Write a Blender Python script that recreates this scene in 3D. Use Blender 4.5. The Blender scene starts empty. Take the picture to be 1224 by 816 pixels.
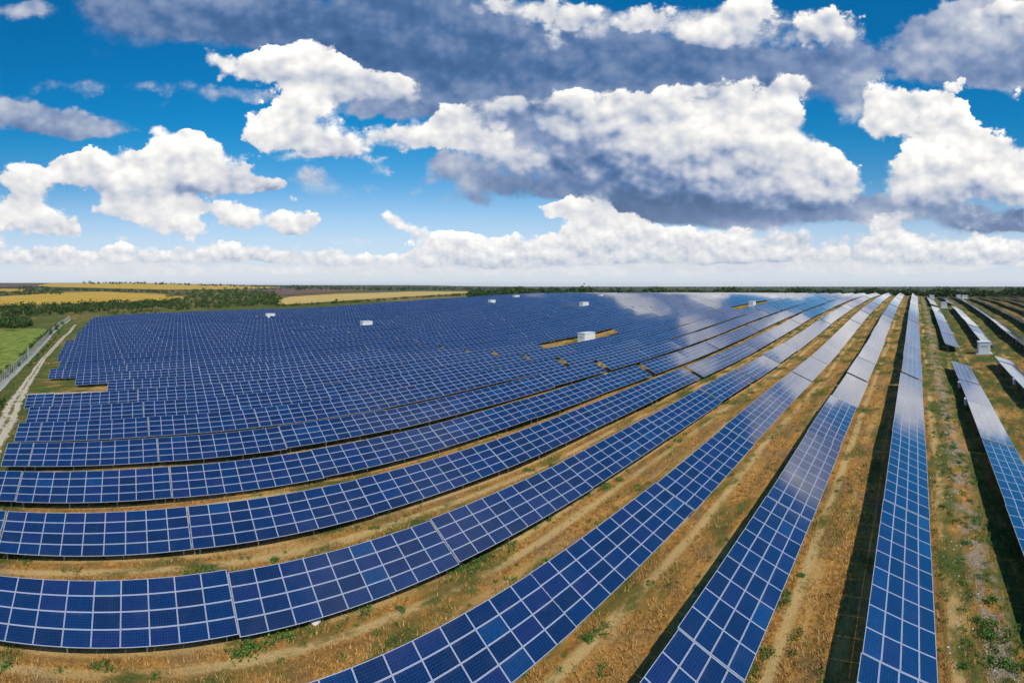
import bpy, math, random
import numpy as np
from mathutils import Vector, Matrix

random.seed(7)
rng = np.random.default_rng(7)
sc = bpy.context.scene
COL = sc.collection

# ------------------------------------------------------------------ camera (stitched cylindrical drone panorama)
F, VPX, HY = 587.4, 1094.7, 341.0          # focal length, column of the rows' vanishing point, eye level (photo pixels)
EYE = 21.2                                  # drone height over the ground below it
HEAD = (VPX - 612.0) / F                    # camera heading, radians left of the rows' direction (+Y)
cam = bpy.data.cameras.new('camera')
cam.type = 'PANO'
cam.panorama_type = 'CENTRAL_CYLINDRICAL'
cam.central_cylindrical_radius = 1.0
cam.central_cylindrical_range_u_min = -612.0 / F
cam.central_cylindrical_range_u_max = 612.0 / F
cam.central_cylindrical_range_v_min = -(816.0 - HY) / F
cam.central_cylindrical_range_v_max = HY / F
cam.clip_start, cam.clip_end = 0.1, 60000.0
camo = bpy.data.objects.new('camera', cam)
camo.location = (0, 0, EYE)
camo.rotation_euler = (math.pi / 2, 0, HEAD)
COL.objects.link(camo)
sc.camera = camo

# ------------------------------------------------------------------ colour management, sun
sc.view_settings.view_transform = 'Standard'
sc.view_settings.look = 'None'
sc.view_settings.gamma = 1.0
sc.view_settings.exposure = 0.18
sc.view_settings.use_curve_mapping = False
SUN_EL = math.radians(47)
SUN_XY = Vector((0.93, -0.36)).normalized()
SUN_DIR = Vector((SUN_XY.x * math.cos(SUN_EL), SUN_XY.y * math.cos(SUN_EL), math.sin(SUN_EL)))
sun = bpy.data.lights.new('sun', 'SUN')
sun.energy = 3.7
sun.angle = math.radians(0.53)
sun.color = (1.0, 0.95, 0.87)
suno = bpy.data.objects.new('sun', sun)
suno.rotation_euler = SUN_DIR.to_track_quat('Z', 'Y').to_euler()
COL.objects.link(suno)


# ------------------------------------------------------------------ node helper
class NT:
    def __init__(self, tree):
        self.t = tree

    def node(self, typ, **kw):
        n = self.t.nodes.new(typ)
        for k, v in kw.items():
            setattr(n, k, v)
        return n

    def put(self, sock, v):
        if v is None:
            return
        if isinstance(v, bpy.types.NodeSocket):
            self.t.links.new(v, sock)
        elif sock.type == 'RGBA' and len(v) == 3:
            sock.default_value = (*v, 1)
        else:
            sock.default_value = v

    def m(self, op, a, b=None, c=None, clamp=False):
        n = self.node('ShaderNodeMath', operation=op, use_clamp=clamp)
        for i, v in enumerate((a, b, c)):
            self.put(n.inputs[i], v)
        return n.outputs[0]

    def v(self, op, a, b=None, c=None, out=0):
        n = self.node('ShaderNodeVectorMath', operation=op)
        for i, v in enumerate((a, b, c)):
            self.put(n.inputs[i], v)
        return n.outputs[out]

    def scale(self, a, s):
        n = self.node('ShaderNodeVectorMath', operation='SCALE')
        self.put(n.inputs[0], a)
        self.put(n.inputs['Scale'], s)
        return n.outputs[0]

    def comb(self, x, y, z=0.0):
        n = self.node('ShaderNodeCombineXYZ')
        for i, v in enumerate((x, y, z)):
            self.put(n.inputs[i], v)
        return n.outputs[0]

    def sep(self, a):
        n = self.node('ShaderNodeSeparateXYZ')
        self.put(n.inputs[0], a)
        return n.outputs

    def noise(self, vec, scale, detail=4, rough=0.5, dist=0.0, color=False, lac=2.0, dim='3D'):
        n = self.node('ShaderNodeTexNoise', noise_dimensions=dim)
        self.put(n.inputs['Vector'], vec)
        n.inputs['Scale'].default_value = scale
        n.inputs['Detail'].default_value = detail
        n.inputs['Roughness'].default_value = rough
        n.inputs['Distortion'].default_value = dist
        n.inputs['Lacunarity'].default_value = lac
        return n.outputs[1 if color else 0]

    def voro(self, vec, scale, detail=0, rough=0.5, feature='F1', smooth=0.4, lac=2.0, dim='3D'):
        n = self.node('ShaderNodeTexVoronoi', feature=feature, voronoi_dimensions=dim)
        self.put(n.inputs['Vector'], vec)
        n.inputs['Scale'].default_value = scale
        n.inputs['Detail'].default_value = detail
        n.inputs['Roughness'].default_value = rough
        n.inputs['Lacunarity'].default_value = lac
        if feature == 'SMOOTH_F1':
            n.inputs['Smoothness'].default_value = smooth
        return n.outputs['Distance']

    def step(self, x, a, b, lo=0.0, hi=1.0, kind='SMOOTHSTEP'):
        n = self.node('ShaderNodeMapRange', interpolation_type=kind)
        for i, v in enumerate((x, a, b, lo, hi)):
            self.put(n.inputs[i], v)
        return n.outputs[0]

    def mix(self, f, a, b):
        n = self.node('ShaderNodeMix', data_type='RGBA')
        self.put(n.inputs[0], f)
        self.put(n.inputs[6], a)
        self.put(n.inputs[7], b)
        return n.outputs[2]

    def lerp(self, f, a, b):
        n = self.node('ShaderNodeMix', data_type='FLOAT')
        self.put(n.inputs[0], f)
        self.put(n.inputs[2], a)
        self.put(n.inputs[3], b)
        return n.outputs[0]

    def ramp(self, f, stops, interp='LINEAR'):
        n = self.node('ShaderNodeValToRGB')
        r = n.color_ramp
        r.interpolation = interp
        while len(r.elements) < len(stops):
            r.elements.new(0.5)
        for e, (p, c) in zip(r.elements, stops):
            e.position = p
            e.color = (*c, 1)
        self.put(n.inputs[0], f)
        return n.outputs[0]


# ------------------------------------------------------------------ sky
world = bpy.data.worlds.new('World')
sc.world = world
world.use_nodes = True
wt = world.node_tree
wt.nodes.clear()
W = NT(wt)
SKY_STRENGTH = 0.1
tc = W.node('ShaderNodeTexCoord')
dirv = W.v('NORMALIZE', tc.outputs['Generated'])
dx, dy, dz = W.sep(dirv)
hyp = W.m('MAXIMUM', W.m('SQRT', W.m('ADD', W.m('MULTIPLY', dx, dx), W.m('MULTIPLY', dy, dy))), 0.02)
az = W.m('ARCTAN2', W.m('MULTIPLY', dx, -1.0), dy)
# azimuth and elevation of the direction, in hundredths of (radian x F)
U = W.m('MULTIPLY_ADD', az, -F / 100.0, VPX / 100.0)
VV = W.m('MULTIPLY_ADD', W.m('DIVIDE', dz, hyp), -F / 100.0, HY / 100.0)
P = W.comb(U, VV, 0.0)

# x, y, rx, ry, rotation (deg), coverage, tone (0 dark .. 1 white), softness
CLOUDS = [
    # dark bank along the top, left
    (130, 12, 60, 30, 0, 0.8, 0.28, 0.8), (200, 22, 80, 36, 0, 1.0, 0.28, 0.9), (270, 28, 90, 28, 5, 1.0, 0.24, 0.9),
    (350, 25, 80, 34, 0, 1.0, 0.20, 0.9), (240, 2, 70, 10, 0, 0.9, 0.55, 0.9), (330, 0, 70, 9, 0, 0.6, 0.48, 0.9),
    (430, 40, 80, 45, 0, 1.1, 0.16, 0.9), (20, 12, 26, 14, 0, 0.7, 0.55, 0.8),
    (132, 66, 34, 13, 8, 0.62, 0.26, 0.8), (165, 126, 38, 7, -3, 0.6, 0.30, 0.9), (10, 128, 32, 18, 20, 0.75, 0.50, 0.9),
    (60, 148, 60, 16, 6, 0.78, 0.48, 0.9), (120, 150, 36, 14, 0, 0.66, 0.50, 0.9), (30, 160, 60, 12, 0, 0.5, 0.22, 0.9),
    # big bank, upper centre: dark base, white tops
    (500, 60, 90, 60, 0, 1.2, 0.16, 0.9), (590, 80, 90, 50, 0, 1.2, 0.18, 0.9), (680, 92, 90, 36, 0, 1.2, 0.24, 0.9),
    (770, 85, 100, 34, 0, 1.2, 0.22, 0.9), (860, 92, 90, 26, 0, 1.2, 0.24, 0.9), (950, 82, 70, 30, 0, 1.2, 0.32, 0.8),
    (1020, 72, 34, 34, 0, 1.1, 0.4, 0.6), (560, 20, 60, 24, 0, 0.9, 0.3, 0.9), (640, 12, 60, 24, 0, 1.1, 0.84, 0.4), (580, 4, 50, 12, 0, 0.8, 0.76, 0.4),
    (720, 22, 60, 22, 0, 1.1, 0.78, 0.4), (800, 20, 60, 24, 0, 1.1, 0.88, 0.4), (860, 45, 60, 18, 0, 1.1, 0.84, 0.4),
    (895, 12, 36, 22, 0, 1.1, 0.92, 0.4), (870, 28, 50, 24, 0, 1, 0.94, 0.4), (985, 22, 46, 26, 15, 1.1, 0.92, 0.3), (1010, 40, 30, 14, 0, 1, 0.7, 0.4),
    (960, 45, 50, 20, 0, 1, 0.74, 0.4), (660, 52, 60, 16, 0, 0.8, 0.56, 0.44),
    # second bank, right of centre: bright face, dark base
    (600, 128, 60, 22, 0, 0.9, 0.56, 0.44), (680, 128, 70, 22, 0, 0.95, 0.7, 0.4), (650, 160, 50, 30, 0, 0.8, 0.56, 0.44), (770, 125, 70, 22, 0, 1, 0.76, 0.4),
    (870, 112, 80, 20, 0, 1, 0.82, 0.4), (955, 100, 50, 16, 0, 1, 0.82, 0.4), (720, 165, 60, 30, 0, 1, 0.62, 0.44), (790, 160, 70, 30, 0, 1, 0.78, 0.4),
    (870, 160, 80, 34, 0, 1.1, 0.88, 0.4), (940, 175, 50, 34, 0, 1.1, 0.9, 0.3), (900, 205, 80, 26, 0, 1.1, 0.86, 0.4), (980, 195, 28, 26, 0, 1, 0.92, 0.2),
    (1015, 218, 26, 18, 0, 1, 0.94, 0.2), (800, 200, 70, 24, 10, 1, 0.62, 0.44), (740, 205, 70, 28, 10, 1, 0.36, 0.8), (690, 200, 60, 26, 0, 0.9, 0.38, 0.8),
    (780, 238, 80, 22, 0, 1.2, 0.1, 0.9), (870, 250, 90, 20, 0, 1.2, 0.12, 0.9), (960, 245, 70, 18, 0, 1.1, 0.28, 0.8), (1020, 245, 40, 14, 0, 1, 0.42, 0.6),
    (720, 230, 50, 14, 0, 0.9, 0.22, 0.9), (630, 198, 50, 16, 0, 1, 0.6, 0.44), (630, 222, 62, 14, 0, 1, 0.24, 0.8), (590, 215, 26, 14, 0, 0.8, 0.36, 0.8),
    # cumulus, upper left of centre
    (262, 66, 24, 14, 10, 0.9, 0.96, 0.1), (300, 78, 40, 22, 0, 1.1, 0.94, 0.1), (345, 80, 50, 26, 0, 1.2, 0.96, 0.1), (384, 62, 24, 22, 0, 1.1, 1.0, 0.05),
    (400, 95, 50, 26, 0, 1.2, 0.86, 0.2), (440, 104, 48, 22, 10, 1.1, 0.76, 0.3), (485, 112, 30, 20, 10, 1.1, 0.64, 0.4), (445, 128, 40, 16, 0, 1.0, 0.56, 0.5), (262, 92, 9, 7, 0, 0.7, 0.9, 0.1),
    (345, 132, 32, 18, 0, 1.1, 0.98, 0.1), (320, 158, 36, 22, 0, 1.1, 0.96, 0.1), (370, 155, 50, 30, 0, 1.2, 0.92, 0.2), (410, 175, 50, 22, 0, 1.1, 0.86, 0.3), (350, 185, 50, 12, 0, 0.9, 0.80, 0.5),
    (540, 140, 28, 18, 0, 1.1, 1.0, 0.1), (500, 158, 40, 20, 0, 1.1, 0.97, 0.1), (545, 165, 46, 24, 0, 1.1, 0.90, 0.2), (585, 172, 26, 18, 0, 1.0, 0.86, 0.3), (540, 192, 50, 14, 0, 1.1, 0.52, 0.5),
    (460, 206, 18, 18, 0, 1.0, 0.82, 0.3), (470, 160, 30, 14, 0, 0.8, 0.85, 0.4), (515, 214, 18, 8, 0, 0.5, 0.45, 0.6),
    # cumulus, left
    (84, 196, 30, 18, 0, 1.1, 0.98, 0.1), (124, 192, 40, 24, 0, 1.1, 0.97, 0.1), (168, 208, 40, 22, 0, 1.1, 0.92, 0.2), (212, 168, 40, 20, 0, 1.1, 1.0, 0.05), (240, 185, 46, 28, 0, 1.2, 0.95, 0.1),
    (285, 205, 44, 22, 5, 1.1, 0.86, 0.2), (318, 220, 24, 14, 0, 1.0, 0.88, 0.2), (270, 222, 60, 10, 0, 1.1, 0.50, 0.4), (190, 222, 40, 14, 0, 1.0, 0.80, 0.3), (190, 148, 14, 8, 0, 0.8, 0.96, 0.1),
    (140, 244, 24, 18, 0, 1.1, 1.0, 0.1), (178, 258, 40, 18, 5, 1.1, 0.97, 0.1), (225, 270, 44, 16, 0, 1.1, 0.92, 0.2), (112, 250, 12, 6, 0, 0.7, 0.9, 0.3),
    (283, 256, 24, 15, 0, 1.1, 0.98, 0.1), (320, 266, 40, 15, 0, 1.1, 0.93, 0.2), (368, 262, 26, 18, 0, 1.1, 0.96, 0.1), (350, 238, 14, 8, 0, 0.8, 0.94, 0.2), (355, 278, 20, 6, 0, 0.8, 0.86, 0.3),
    (18, 210, 34, 20, 0, 1.2, 0.99, 0.1), (36, 225, 30, 16, 0, 1.1, 0.92, 0.2), (20, 258, 46, 20, 0, 1.2, 0.97, 0.1), (75, 276, 34, 12, 12, 1.0, 0.93, 0.2), (0, 290, 16, 10, 0, 0.8, 0.9, 0.3),
    # low banks towards the horizon
    (30, 306, 40, 13, 0, 0.9, 0.84, 0.3), (140, 302, 34, 13, 0, 0.9, 0.95, 0.2), (70, 300, 30, 8, 0, 0.7, 0.9, 0.3), (240, 303, 50, 13, 0, 0.95, 0.92, 0.2), (300, 300, 40, 10, 0, 0.85, 0.92, 0.3), (160, 318, 90, 10, 0, 0.8, 0.80, 0.6),
    (350, 308, 40, 9, 0, 0.8, 0.86, 0.4), (420, 308, 40, 11, 0, 0.85, 0.90, 0.3), (510, 304, 30, 14, 0, 0.95, 0.95, 0.2), (450, 318, 90, 9, 0, 0.8, 0.82, 0.6),
    (470, 258, 15, 16, 0, 1.0, 0.97, 0.1), (495, 272, 24, 12, 15, 1.0, 0.96, 0.1), (540, 286, 30, 10, 8, 0.95, 0.92, 0.2), (590, 294, 40, 14, 0, 1.0, 0.95, 0.2), (620, 308, 60, 14, 0, 0.9, 0.86, 0.4),
    (660, 248, 36, 11, 0, 1.0, 0.95, 0.15), (706, 252, 34, 18, 0, 1.1, 0.97, 0.1), (745, 268, 44, 16, 10, 1.1, 0.90, 0.2), (690, 284, 50, 18, 0, 1.1, 0.95, 0.2), (740, 295, 60, 14, 0, 1.0, 0.86, 0.3), (800, 285, 50, 15, 0, 1.0, 0.90, 0.3),
    (580, 270, 26, 6, 0, 0.4, 0.35, 0.9), (577, 240, 14, 8, 0, 0.6, 0.34, 0.8),
    (870, 290, 60, 17, 0, 1.0, 0.86, 0.4), (950, 282, 60, 16, 0, 1.0, 0.82, 0.4), (900, 272, 50, 10, 0, 0.9, 0.70, 0.6), (1060, 268, 34, 22, 0, 1.0, 0.86, 0.3), (1010, 290, 50, 14, 0, 0.9, 0.80, 0.5), (1100, 290, 50, 14, 0, 1.0, 0.92, 0.2),
    (1160, 298, 50, 12, 0, 1.0, 0.90, 0.3), (1215, 300, 34, 12, 0, 0.9, 0.90, 0.3), (900, 312, 120, 12, 0, 0.85, 0.78, 0.7), (1080, 315, 110, 11, 0, 0.8, 0.80, 0.7), (700, 318, 90, 9, 0, 0.8, 0.80, 0.7),
    (960, 215, 40, 24, 0, 1.0, 0.90, 0.25), (920, 150, 50, 26, 0, 1.0, 0.88, 0.3), (890, 185, 60, 26, 0, 1.0, 0.86, 0.35), (840, 175, 50, 24, 0, 1.0, 0.80, 0.4), (985, 222, 40, 14, 0, 1.0, 0.84, 0.3), (1000, 240, 50, 16, 0, 1.0, 0.34, 0.8),
    (592, 142, 46, 26, 0, 0.9, 0.52, 0.8), (560, 112, 50, 18, 0, 0.9, 0.46, 0.9), (1052, 262, 30, 16, 0, 0.9, 0.7, 0.6),
    (200, 322, 120, 9, 0, 1.0, 0.84, 0.7), (60, 320, 90, 9, 0, 1.0, 0.82, 0.7), (420, 322, 130, 9, 0, 1.0, 0.84, 0.7), (620, 322, 130, 9, 0, 1.0, 0.84, 0.7), (850, 318, 150, 14, 0, 1.0, 0.80, 0.7), (1100, 318, 150, 12, 0, 1.0, 0.82, 0.7),
    (790, 226, 70, 18, 0, 1.1, 0.24, 0.44), (865, 240, 80, 14, 0, 1.1, 0.20, 0.44), (735, 212, 50, 20, 0, 1.1, 0.34, 0.44), (960, 243, 60, 12, 0, 1.0, 0.36, 0.44), (690, 190, 50, 20, 0, 1.0, 0.48, 0.44),
    (820, 255, 120, 14, 0, 1.0, 0.10, 0.8), (700, 48, 140, 26, 0, 1.0, 0.40, 0.8), (880, 62, 110, 24, 0, 1.0, 0.36, 0.8), (740, 112, 190, 18, 0, 1.1, 0.44, 0.8), (530, 30, 60, 26, 0, 1.0, 0.40, 0.85),
    (1180, 264, 60, 14, 0, 1.0, 0.20, 0.44), (1110, 246, 40, 14, 0, 1.0, 0.46, 0.44),
    # right cumulus
    (1045, 120, 26, 22, 0, 0.9, 0.92, 0.3), (1085, 205, 40, 26, 0, 1.0, 0.88, 0.3), (1120, 225, 40, 20, 0, 1.0, 0.80, 0.4),
    (1150, 100, 16, 16, 0, 0.95, 1.0, 0.05), (1128, 112, 18, 12, 0, 0.95, 1.0, 0.05), (1090, 112, 34, 18, 0, 1.1, 0.99, 0.05), (1055, 145, 24, 22, 0, 1.1, 0.96, 0.1), (1100, 142, 46, 24, 0, 1.2, 0.98, 0.1), (1145, 145, 20, 16, 0, 1.0, 0.98, 0.05),
    (1120, 180, 40, 26, 0, 1.2, 0.96, 0.1), (1170, 180, 46, 24, 0, 1.2, 0.95, 0.1), (1222, 185, 34, 30, 0, 1.2, 0.90, 0.2), (1140, 212, 56, 24, 0, 1.2, 0.90, 0.2), (1200, 225, 50, 24, 0, 1.2, 0.90, 0.2),
    (1090, 240, 50, 20, 0, 1.0, 0.52, 0.5), (1160, 252, 50, 16, 0, 1.1, 0.40, 0.6), (1185, 270, 70, 14, 0, 1.2, 0.12, 0.8), (1240, 262, 50, 16, 0, 1.1, 0.20, 0.8),
    (1100, 40, 30, 22, 0, 1.0, 0.50, 0.6), (1150, 48, 60, 34, 0, 1.1, 0.48, 0.7), (1190, 16, 50, 24, 0, 1.1, 0.74, 0.5), (1150, 10, 22, 16, 0, 1.0, 0.66, 0.5), (1220, 60, 40, 40, 0, 1.1, 0.44, 0.8), (1140, 78, 50, 16, 0, 0.9, 0.38, 0.9), (1218, 108, 14, 16, 0, 0.95, 0.95, 0.1),
    (995, 150, 34, 12, 0, 0.55, 0.62, 0.8), (1010, 118, 26, 22, 0, 0.45, 0.66, 0.9), (1012, 165, 30, 9, 0, 0.5, 0.6, 0.8),
    # thin veils and more grey cloud
    (140, 208, 50, 22, 0, 1.0, 0.90, 0.2), (105, 204, 36, 16, 0, 0.9, 0.88, 0.2), (178, 236, 46, 14, 0, 1.0, 0.86, 0.25), (232, 246, 40, 10, 0, 0.8, 0.84, 0.3), (60, 262, 40, 14, 0, 1.0, 0.92, 0.2), (30, 242, 30, 10, 0, 0.9, 0.84, 0.3),
    (430, 228, 70, 22, 0, 0.80, 0.62, 0.95), (360, 215, 60, 16, 0, 0.78, 0.62, 0.95), (180, 105, 120, 14, 0, 0.72, 0.55, 0.95), (300, 118, 70, 14, 0, 0.80, 0.60, 0.95), (60, 100, 70, 14, 0, 0.66, 0.5, 0.95),
    (1130, 62, 50, 34, 0, 1.1, 0.48, 0.7), (1205, 40, 60, 50, 0, 1.1, 0.52, 0.7), (1095, 78, 30, 16, 0, 0.8, 0.44, 0.8), (1195, 95, 60, 20, 0, 1.0, 0.38, 0.8), (1165, 22, 50, 20, 0, 1.1, 0.78, 0.4), (1205, 12, 40, 18, 0, 1.1, 0.84, 0.4), (1030, 120, 30, 30, 0, 0.72, 0.6, 0.9),
    (40, 140, 70, 18, 6, 0.95, 0.50, 0.85), (120, 152, 60, 14, 0, 0.85, 0.48, 0.9), (30, 10, 40, 16, 0, 0.85, 0.5, 0.85), (540, 240, 60, 14, 0, 0.72, 0.55, 0.95), (120, 285, 90, 10, 0, 0.85, 0.8, 0.9), (420, 288, 100, 10, 0, 0.85, 0.82, 0.9),
    (500, 100, 60, 20, 0, 1.0, 0.34, 0.85), (470, 128, 50, 16, 0, 0.9, 0.5, 0.8), (620, 165, 60, 26, 0, 1.0, 0.56, 0.7), (560, 205, 40, 16, 0, 0.9, 0.40, 0.8),
    (215, 308, 60, 7, 0, 0.70, 0.9, 0.35), (390, 312, 50, 6, 0, 0.75, 0.88, 0.35), (60, 312, 50, 7, 0, 0.75, 0.88, 0.35), (560, 312, 60, 8, 0, 0.85, 0.88, 0.35), (760, 308, 120, 10, 0, 1.0, 0.86, 0.35), (980, 304, 120, 10, 0, 1.0, 0.86, 0.35), (1150, 312, 100, 8, 0, 0.95, 0.86, 0.35),
    # clouds outside the frame, mirrored by the panels
    (1270, 235, 50, 40, 0, 1.1, 0.95, 0.3), (1330, 285, 90, 26, 0, 1.1, 0.95, 0.3), (1460, 205, 60, 40, 0, 1.1, 0.92, 0.3), (1550, 270, 160, 30, 0, 1.1, 0.9, 0.4), 
    (1950, 240, 160, 45, 0, 1.1, 0.9, 0.4), (2300, 180, 180, 70, 0, 1.1, 0.8, 0.5), (2700, 240, 180, 50, 0, 1.1, 0.9, 0.4),
    (-110, 150, 90, 40, 0, 1.0, 0.8, 0.4), (-300, 220, 140, 50, 0, 1.1, 0.9, 0.3), (-550, 120, 150, 70, 0, 1.0, 0.8, 0.4), (-100, 260, 60, 24, 0, 1.0, 0.9, 0.3),
    (700, -60, 200, 50, 0, 1.1, 0.7, 0.6), (1050, -90, 120, 50, 0, 1.0, 0.85, 0.4), (300, -70, 150, 40, 0, 1.0, 0.6, 0.6),
]


def puff(W, vec, fine, detail=1.0):
    """billowy cloud detail in about -0.5 .. 0.5: rounded lumps of several sizes and a little fibre"""
    a = W.voro(vec, 1.55 * fine, 4.0 * detail, 0.58, 'F1', 0.25, 2.2, dim='2D')
    b = W.noise(vec, 1.2 * fine, 6 * detail, 0.60, dim='2D')
    return W.m('ADD', W.m('MULTIPLY_ADD', a, -0.72, 0.31), W.m('MULTIPLY_ADD', b, 1.05, -0.525))


wv = W.v('MULTIPLY', P, (1.0, 1.25, 1.0))
wn = W.v('SUBTRACT', W.noise(wv, 1.7, 4, 0.6, color=True, dim='2D'), (0.5, 0.5, 0.5))
sky = W.node('ShaderNodeTexSky', sky_type='NISHITA')
sky.sun_disc = False
sky.sun_elevation = SUN_EL
sky.sun_rotation = math.atan2(SUN_XY.x, SUN_XY.y)
sky.air_density = 1.0
sky.dust_density = 0.3
sky.ozone_density = 3.0
sk = W.v('MULTIPLY', sky.outputs[0], W.comb(W.step(VV, 1.4, 3.3, 0.02, 0.70), W.step(VV, 0.0, 3.3, 0.74, 0.84), W.step(VV, 0.5, 3.3, 1.10, 1.0)))
hz = W.m('POWER', 0.3679, W.m('DIVIDE', W.m('MAXIMUM', W.m('SUBTRACT', HY / 100, VV), 0.0), 0.42))
hz = W.m('MULTIPLY', hz, 0.9)
veil = W.m('MULTIPLY', W.step(VV, 2.1, 3.2), 0.62)
HCOL = tuple(c / SKY_STRENGTH for c in (0.66, 0.69, 0.74))
base = W.mix(veil, sk, tuple(c / SKY_STRENGTH for c in (0.50, 0.65, 0.82)))
CRAMP = [(0.0, (0.036, 0.094, 0.225)), (0.144, (0.070, 0.148, 0.315)), (0.304, (0.20, 0.275, 0.44)), (0.464, (0.47, 0.51, 0.60)), (0.60, (0.64, 0.65, 0.68)), (0.78, (0.85, 0.835, 0.81)), (0.90, (0.99, 0.965, 0.93)), (1.0, (1.35, 1.32, 1.28))]
SPREAD = 1.02


def background(T, col):
    bg = T.node('ShaderNodeBackground')
    T.put(bg.inputs['Color'], col)
    bg.inputs['Strength'].default_value = SKY_STRENGTH
    return bg.outputs[0]


def finish(T, alpha, lit, base, hz):
    ccs = T.scale(T.ramp(T.m('MULTIPLY', lit, 0.8), CRAMP), 1.0 / SKY_STRENGTH)
    return background(T, T.mix(hz, T.mix(alpha, base, ccs), HCOL))


def cloud_cell(x0, x1, y0, y1):
    """the part of the sky between two azimuths and two elevations, with the clouds that reach into it"""
    low = y0 >= 230
    tree = bpy.data.node_groups.new('cloud_cell', 'ShaderNodeTree')
    for nm, st in (('P', 'Vector'), ('wv', 'Vector'), ('wn', 'Vector'), ('V', 'Float'), ('hz', 'Float'), ('base', 'Color')):
        tree.interface.new_socket(nm, in_out='INPUT', socket_type='NodeSocket' + st)
    tree.interface.new_socket('sky', in_out='OUTPUT', socket_type='NodeSocketShader')
    W = NT(tree)
    gi, go = W.node('NodeGroupInput'), W.node('NodeGroupOutput')
    P, wv, wn, VV, hz, base = gi.outputs[:6]
    if low:
        lm = W.step(VV, 2.3, 3.0)
        def both(off1, off2, det):
            return W.lerp(lm, puff(W, W.v('ADD', wv, off1), 1.0, det), puff(W, W.v('ADD', wv, off2), 1.9, det))
        n1 = both((0.0, 0.0, 0.0), (0.0, 0.0, 0.0), 1.0)
        relief = W.m('SUBTRACT', both((0.0, 0.0, 0.0), (0.0, 0.0, 0.0), 0.5), both((0.06, -0.17, 0.0), (0.03, -0.09, 0.0), 0.5))
        Q = W.v('ADD', P, W.v('MULTIPLY', wn, W.comb(W.lerp(lm, 0.40, 0.34), W.lerp(lm, 0.32, 0.12), 0.0)))
    else:
        n1 = puff(W, wv, 1.0)
        relief = W.m('SUBTRACT', puff(W, wv, 1.0, 0.5), puff(W, W.v('ADD', wv, (0.06, -0.17, 0.0)), 1.0, 0.5))
        Q = W.v('ADD', P, W.v('MULTIPLY', wn, (0.40, 0.32, 0.0)))
    wn1 = W.v('DOT_PRODUCT', wn, (0.7, -0.7, 0.5), out=1)
    acc = [None, None]
    last = None
    for (x, y, rx, ry, rot, cov, tone, soft) in CLOUDS:
        crisp = int(soft < 0.45)
        grow = (1.02 if y < 286 else 1.22) if crisp else 1.04
        rx, ry = rx * grow, ry * grow
        if crisp and y >= 286:
            cov = cov * 1.15
        ex = max(x0 - 20 - x, 0, x - x1 - 20) / rx
        ey = max(y0 - 16 - y, 0, y - y1 - 16) / ry
        if ex * ex + ey * ey > 4.6:
            continue
        mp = W.node('ShaderNodeMapping', vector_type='TEXTURE')
        W.put(mp.inputs['Vector'], Q if last is None else W.v('MULTIPLY_ADD', last, (1e-9, 0, 0), Q))
        mp.inputs['Location'].default_value = (x / 100, y / 100, 0)
        mp.inputs['Rotation'].default_value = (0, 0, math.radians(rot))
        mp.inputs['Scale'].default_value = (rx / 100, ry / 100, 1)
        d2 = W.v('DOT_PRODUCT', mp.outputs[0], mp.outputs[0], out=1)
        w = W.m('POWER', 0.3679, d2)
        if crisp:                                   # each billow is lit from above and grey below
            one = W.scale(W.v('MULTIPLY_ADD', mp.outputs[0], (0.0, -0.34 * cov, 0.0), (cov, cov * (tone - 0.03), cov * soft)), w)
        else:
            one = W.scale((cov, cov * tone, cov * soft), w)
        last = acc[crisp] = one if acc[crisp] is None else W.v('ADD', acc[crisp], one)
    col = base
    for crisp in (0, 1):
        if acc[crisp] is None:
            continue
        cx, ct, cs = W.sep(acc[crisp])
        inv = W.m('DIVIDE', 1.0, W.m('MAXIMUM', cx, 0.02))
        tone, soft = W.m('MULTIPLY', ct, inv), W.m('MULTIPLY', cs, inv)
        dens = W.m('ADD', W.m('SUBTRACT', cx, 0.52), W.m('MULTIPLY', n1, 0.85 if crisp else 0.5))
        torn = W.step(wn1, -0.10, 0.16, 0.55, 2.3 if crisp else 1.2)
        alpha = W.step(dens, 0.0, W.m('MULTIPLY', W.lerp(soft, 0.15, 0.85), torn))
        lit = W.m('ADD', tone, W.m('MULTIPLY', relief, 0.50 if crisp else 0.20))
        lit = W.m('ADD', lit, W.m('MULTIPLY', n1, 0.14 if crisp else 0.10))
        col = W.mix(alpha, col, W.scale(W.ramp(W.m('MULTIPLY', lit, 0.8), CRAMP), 1.0 / SKY_STRENGTH))
    res = background(W, W.mix(hz, col, HCOL))
    W.put(go.inputs[0], res)
    return tree


def use_cell(tree):
    g = W.node('ShaderNodeGroup')
    g.node_tree = tree
    for sck, v in zip(g.inputs, (P, wv, wn, VV, hz, base)):
        W.put(sck, v)
    return g.outputs[0]


def overhead_cell():
    den = W.m('ADD', W.m('MAXIMUM', dz, 0.0), 0.12)
    gp = W.comb(W.m('DIVIDE', dx, den), W.m('DIVIDE', dy, den), 0.0)
    gn = W.noise(gp, 0.9, 6, 0.55, dim='2D')
    return finish(W, W.step(gn, 0.60, 0.86), W.m('MULTIPLY_ADD', gn, -0.9, 1.15), base, hz)


def either(fac, a, b):
    n = W.node('ShaderNodeMixShader')
    W.put(n.inputs[0], fac)
    W.put(n.inputs[1], a)
    W.put(n.inputs[2], b)
    return n.outputs[0]


def cells(xs):
    if len(xs) == 2:
        x0, x1 = xs
        return either(W.m('GREATER_THAN', VV, 2.3), use_cell(cloud_cell(x0, x1, -60, 230)), use_cell(cloud_cell(x0, x1, 230, 341)))
    k = len(xs) // 2
    return either(W.m('GREATER_THAN', U, xs[k] / 100.0), cells(xs[:k + 1]), cells(xs[k:]))


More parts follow.
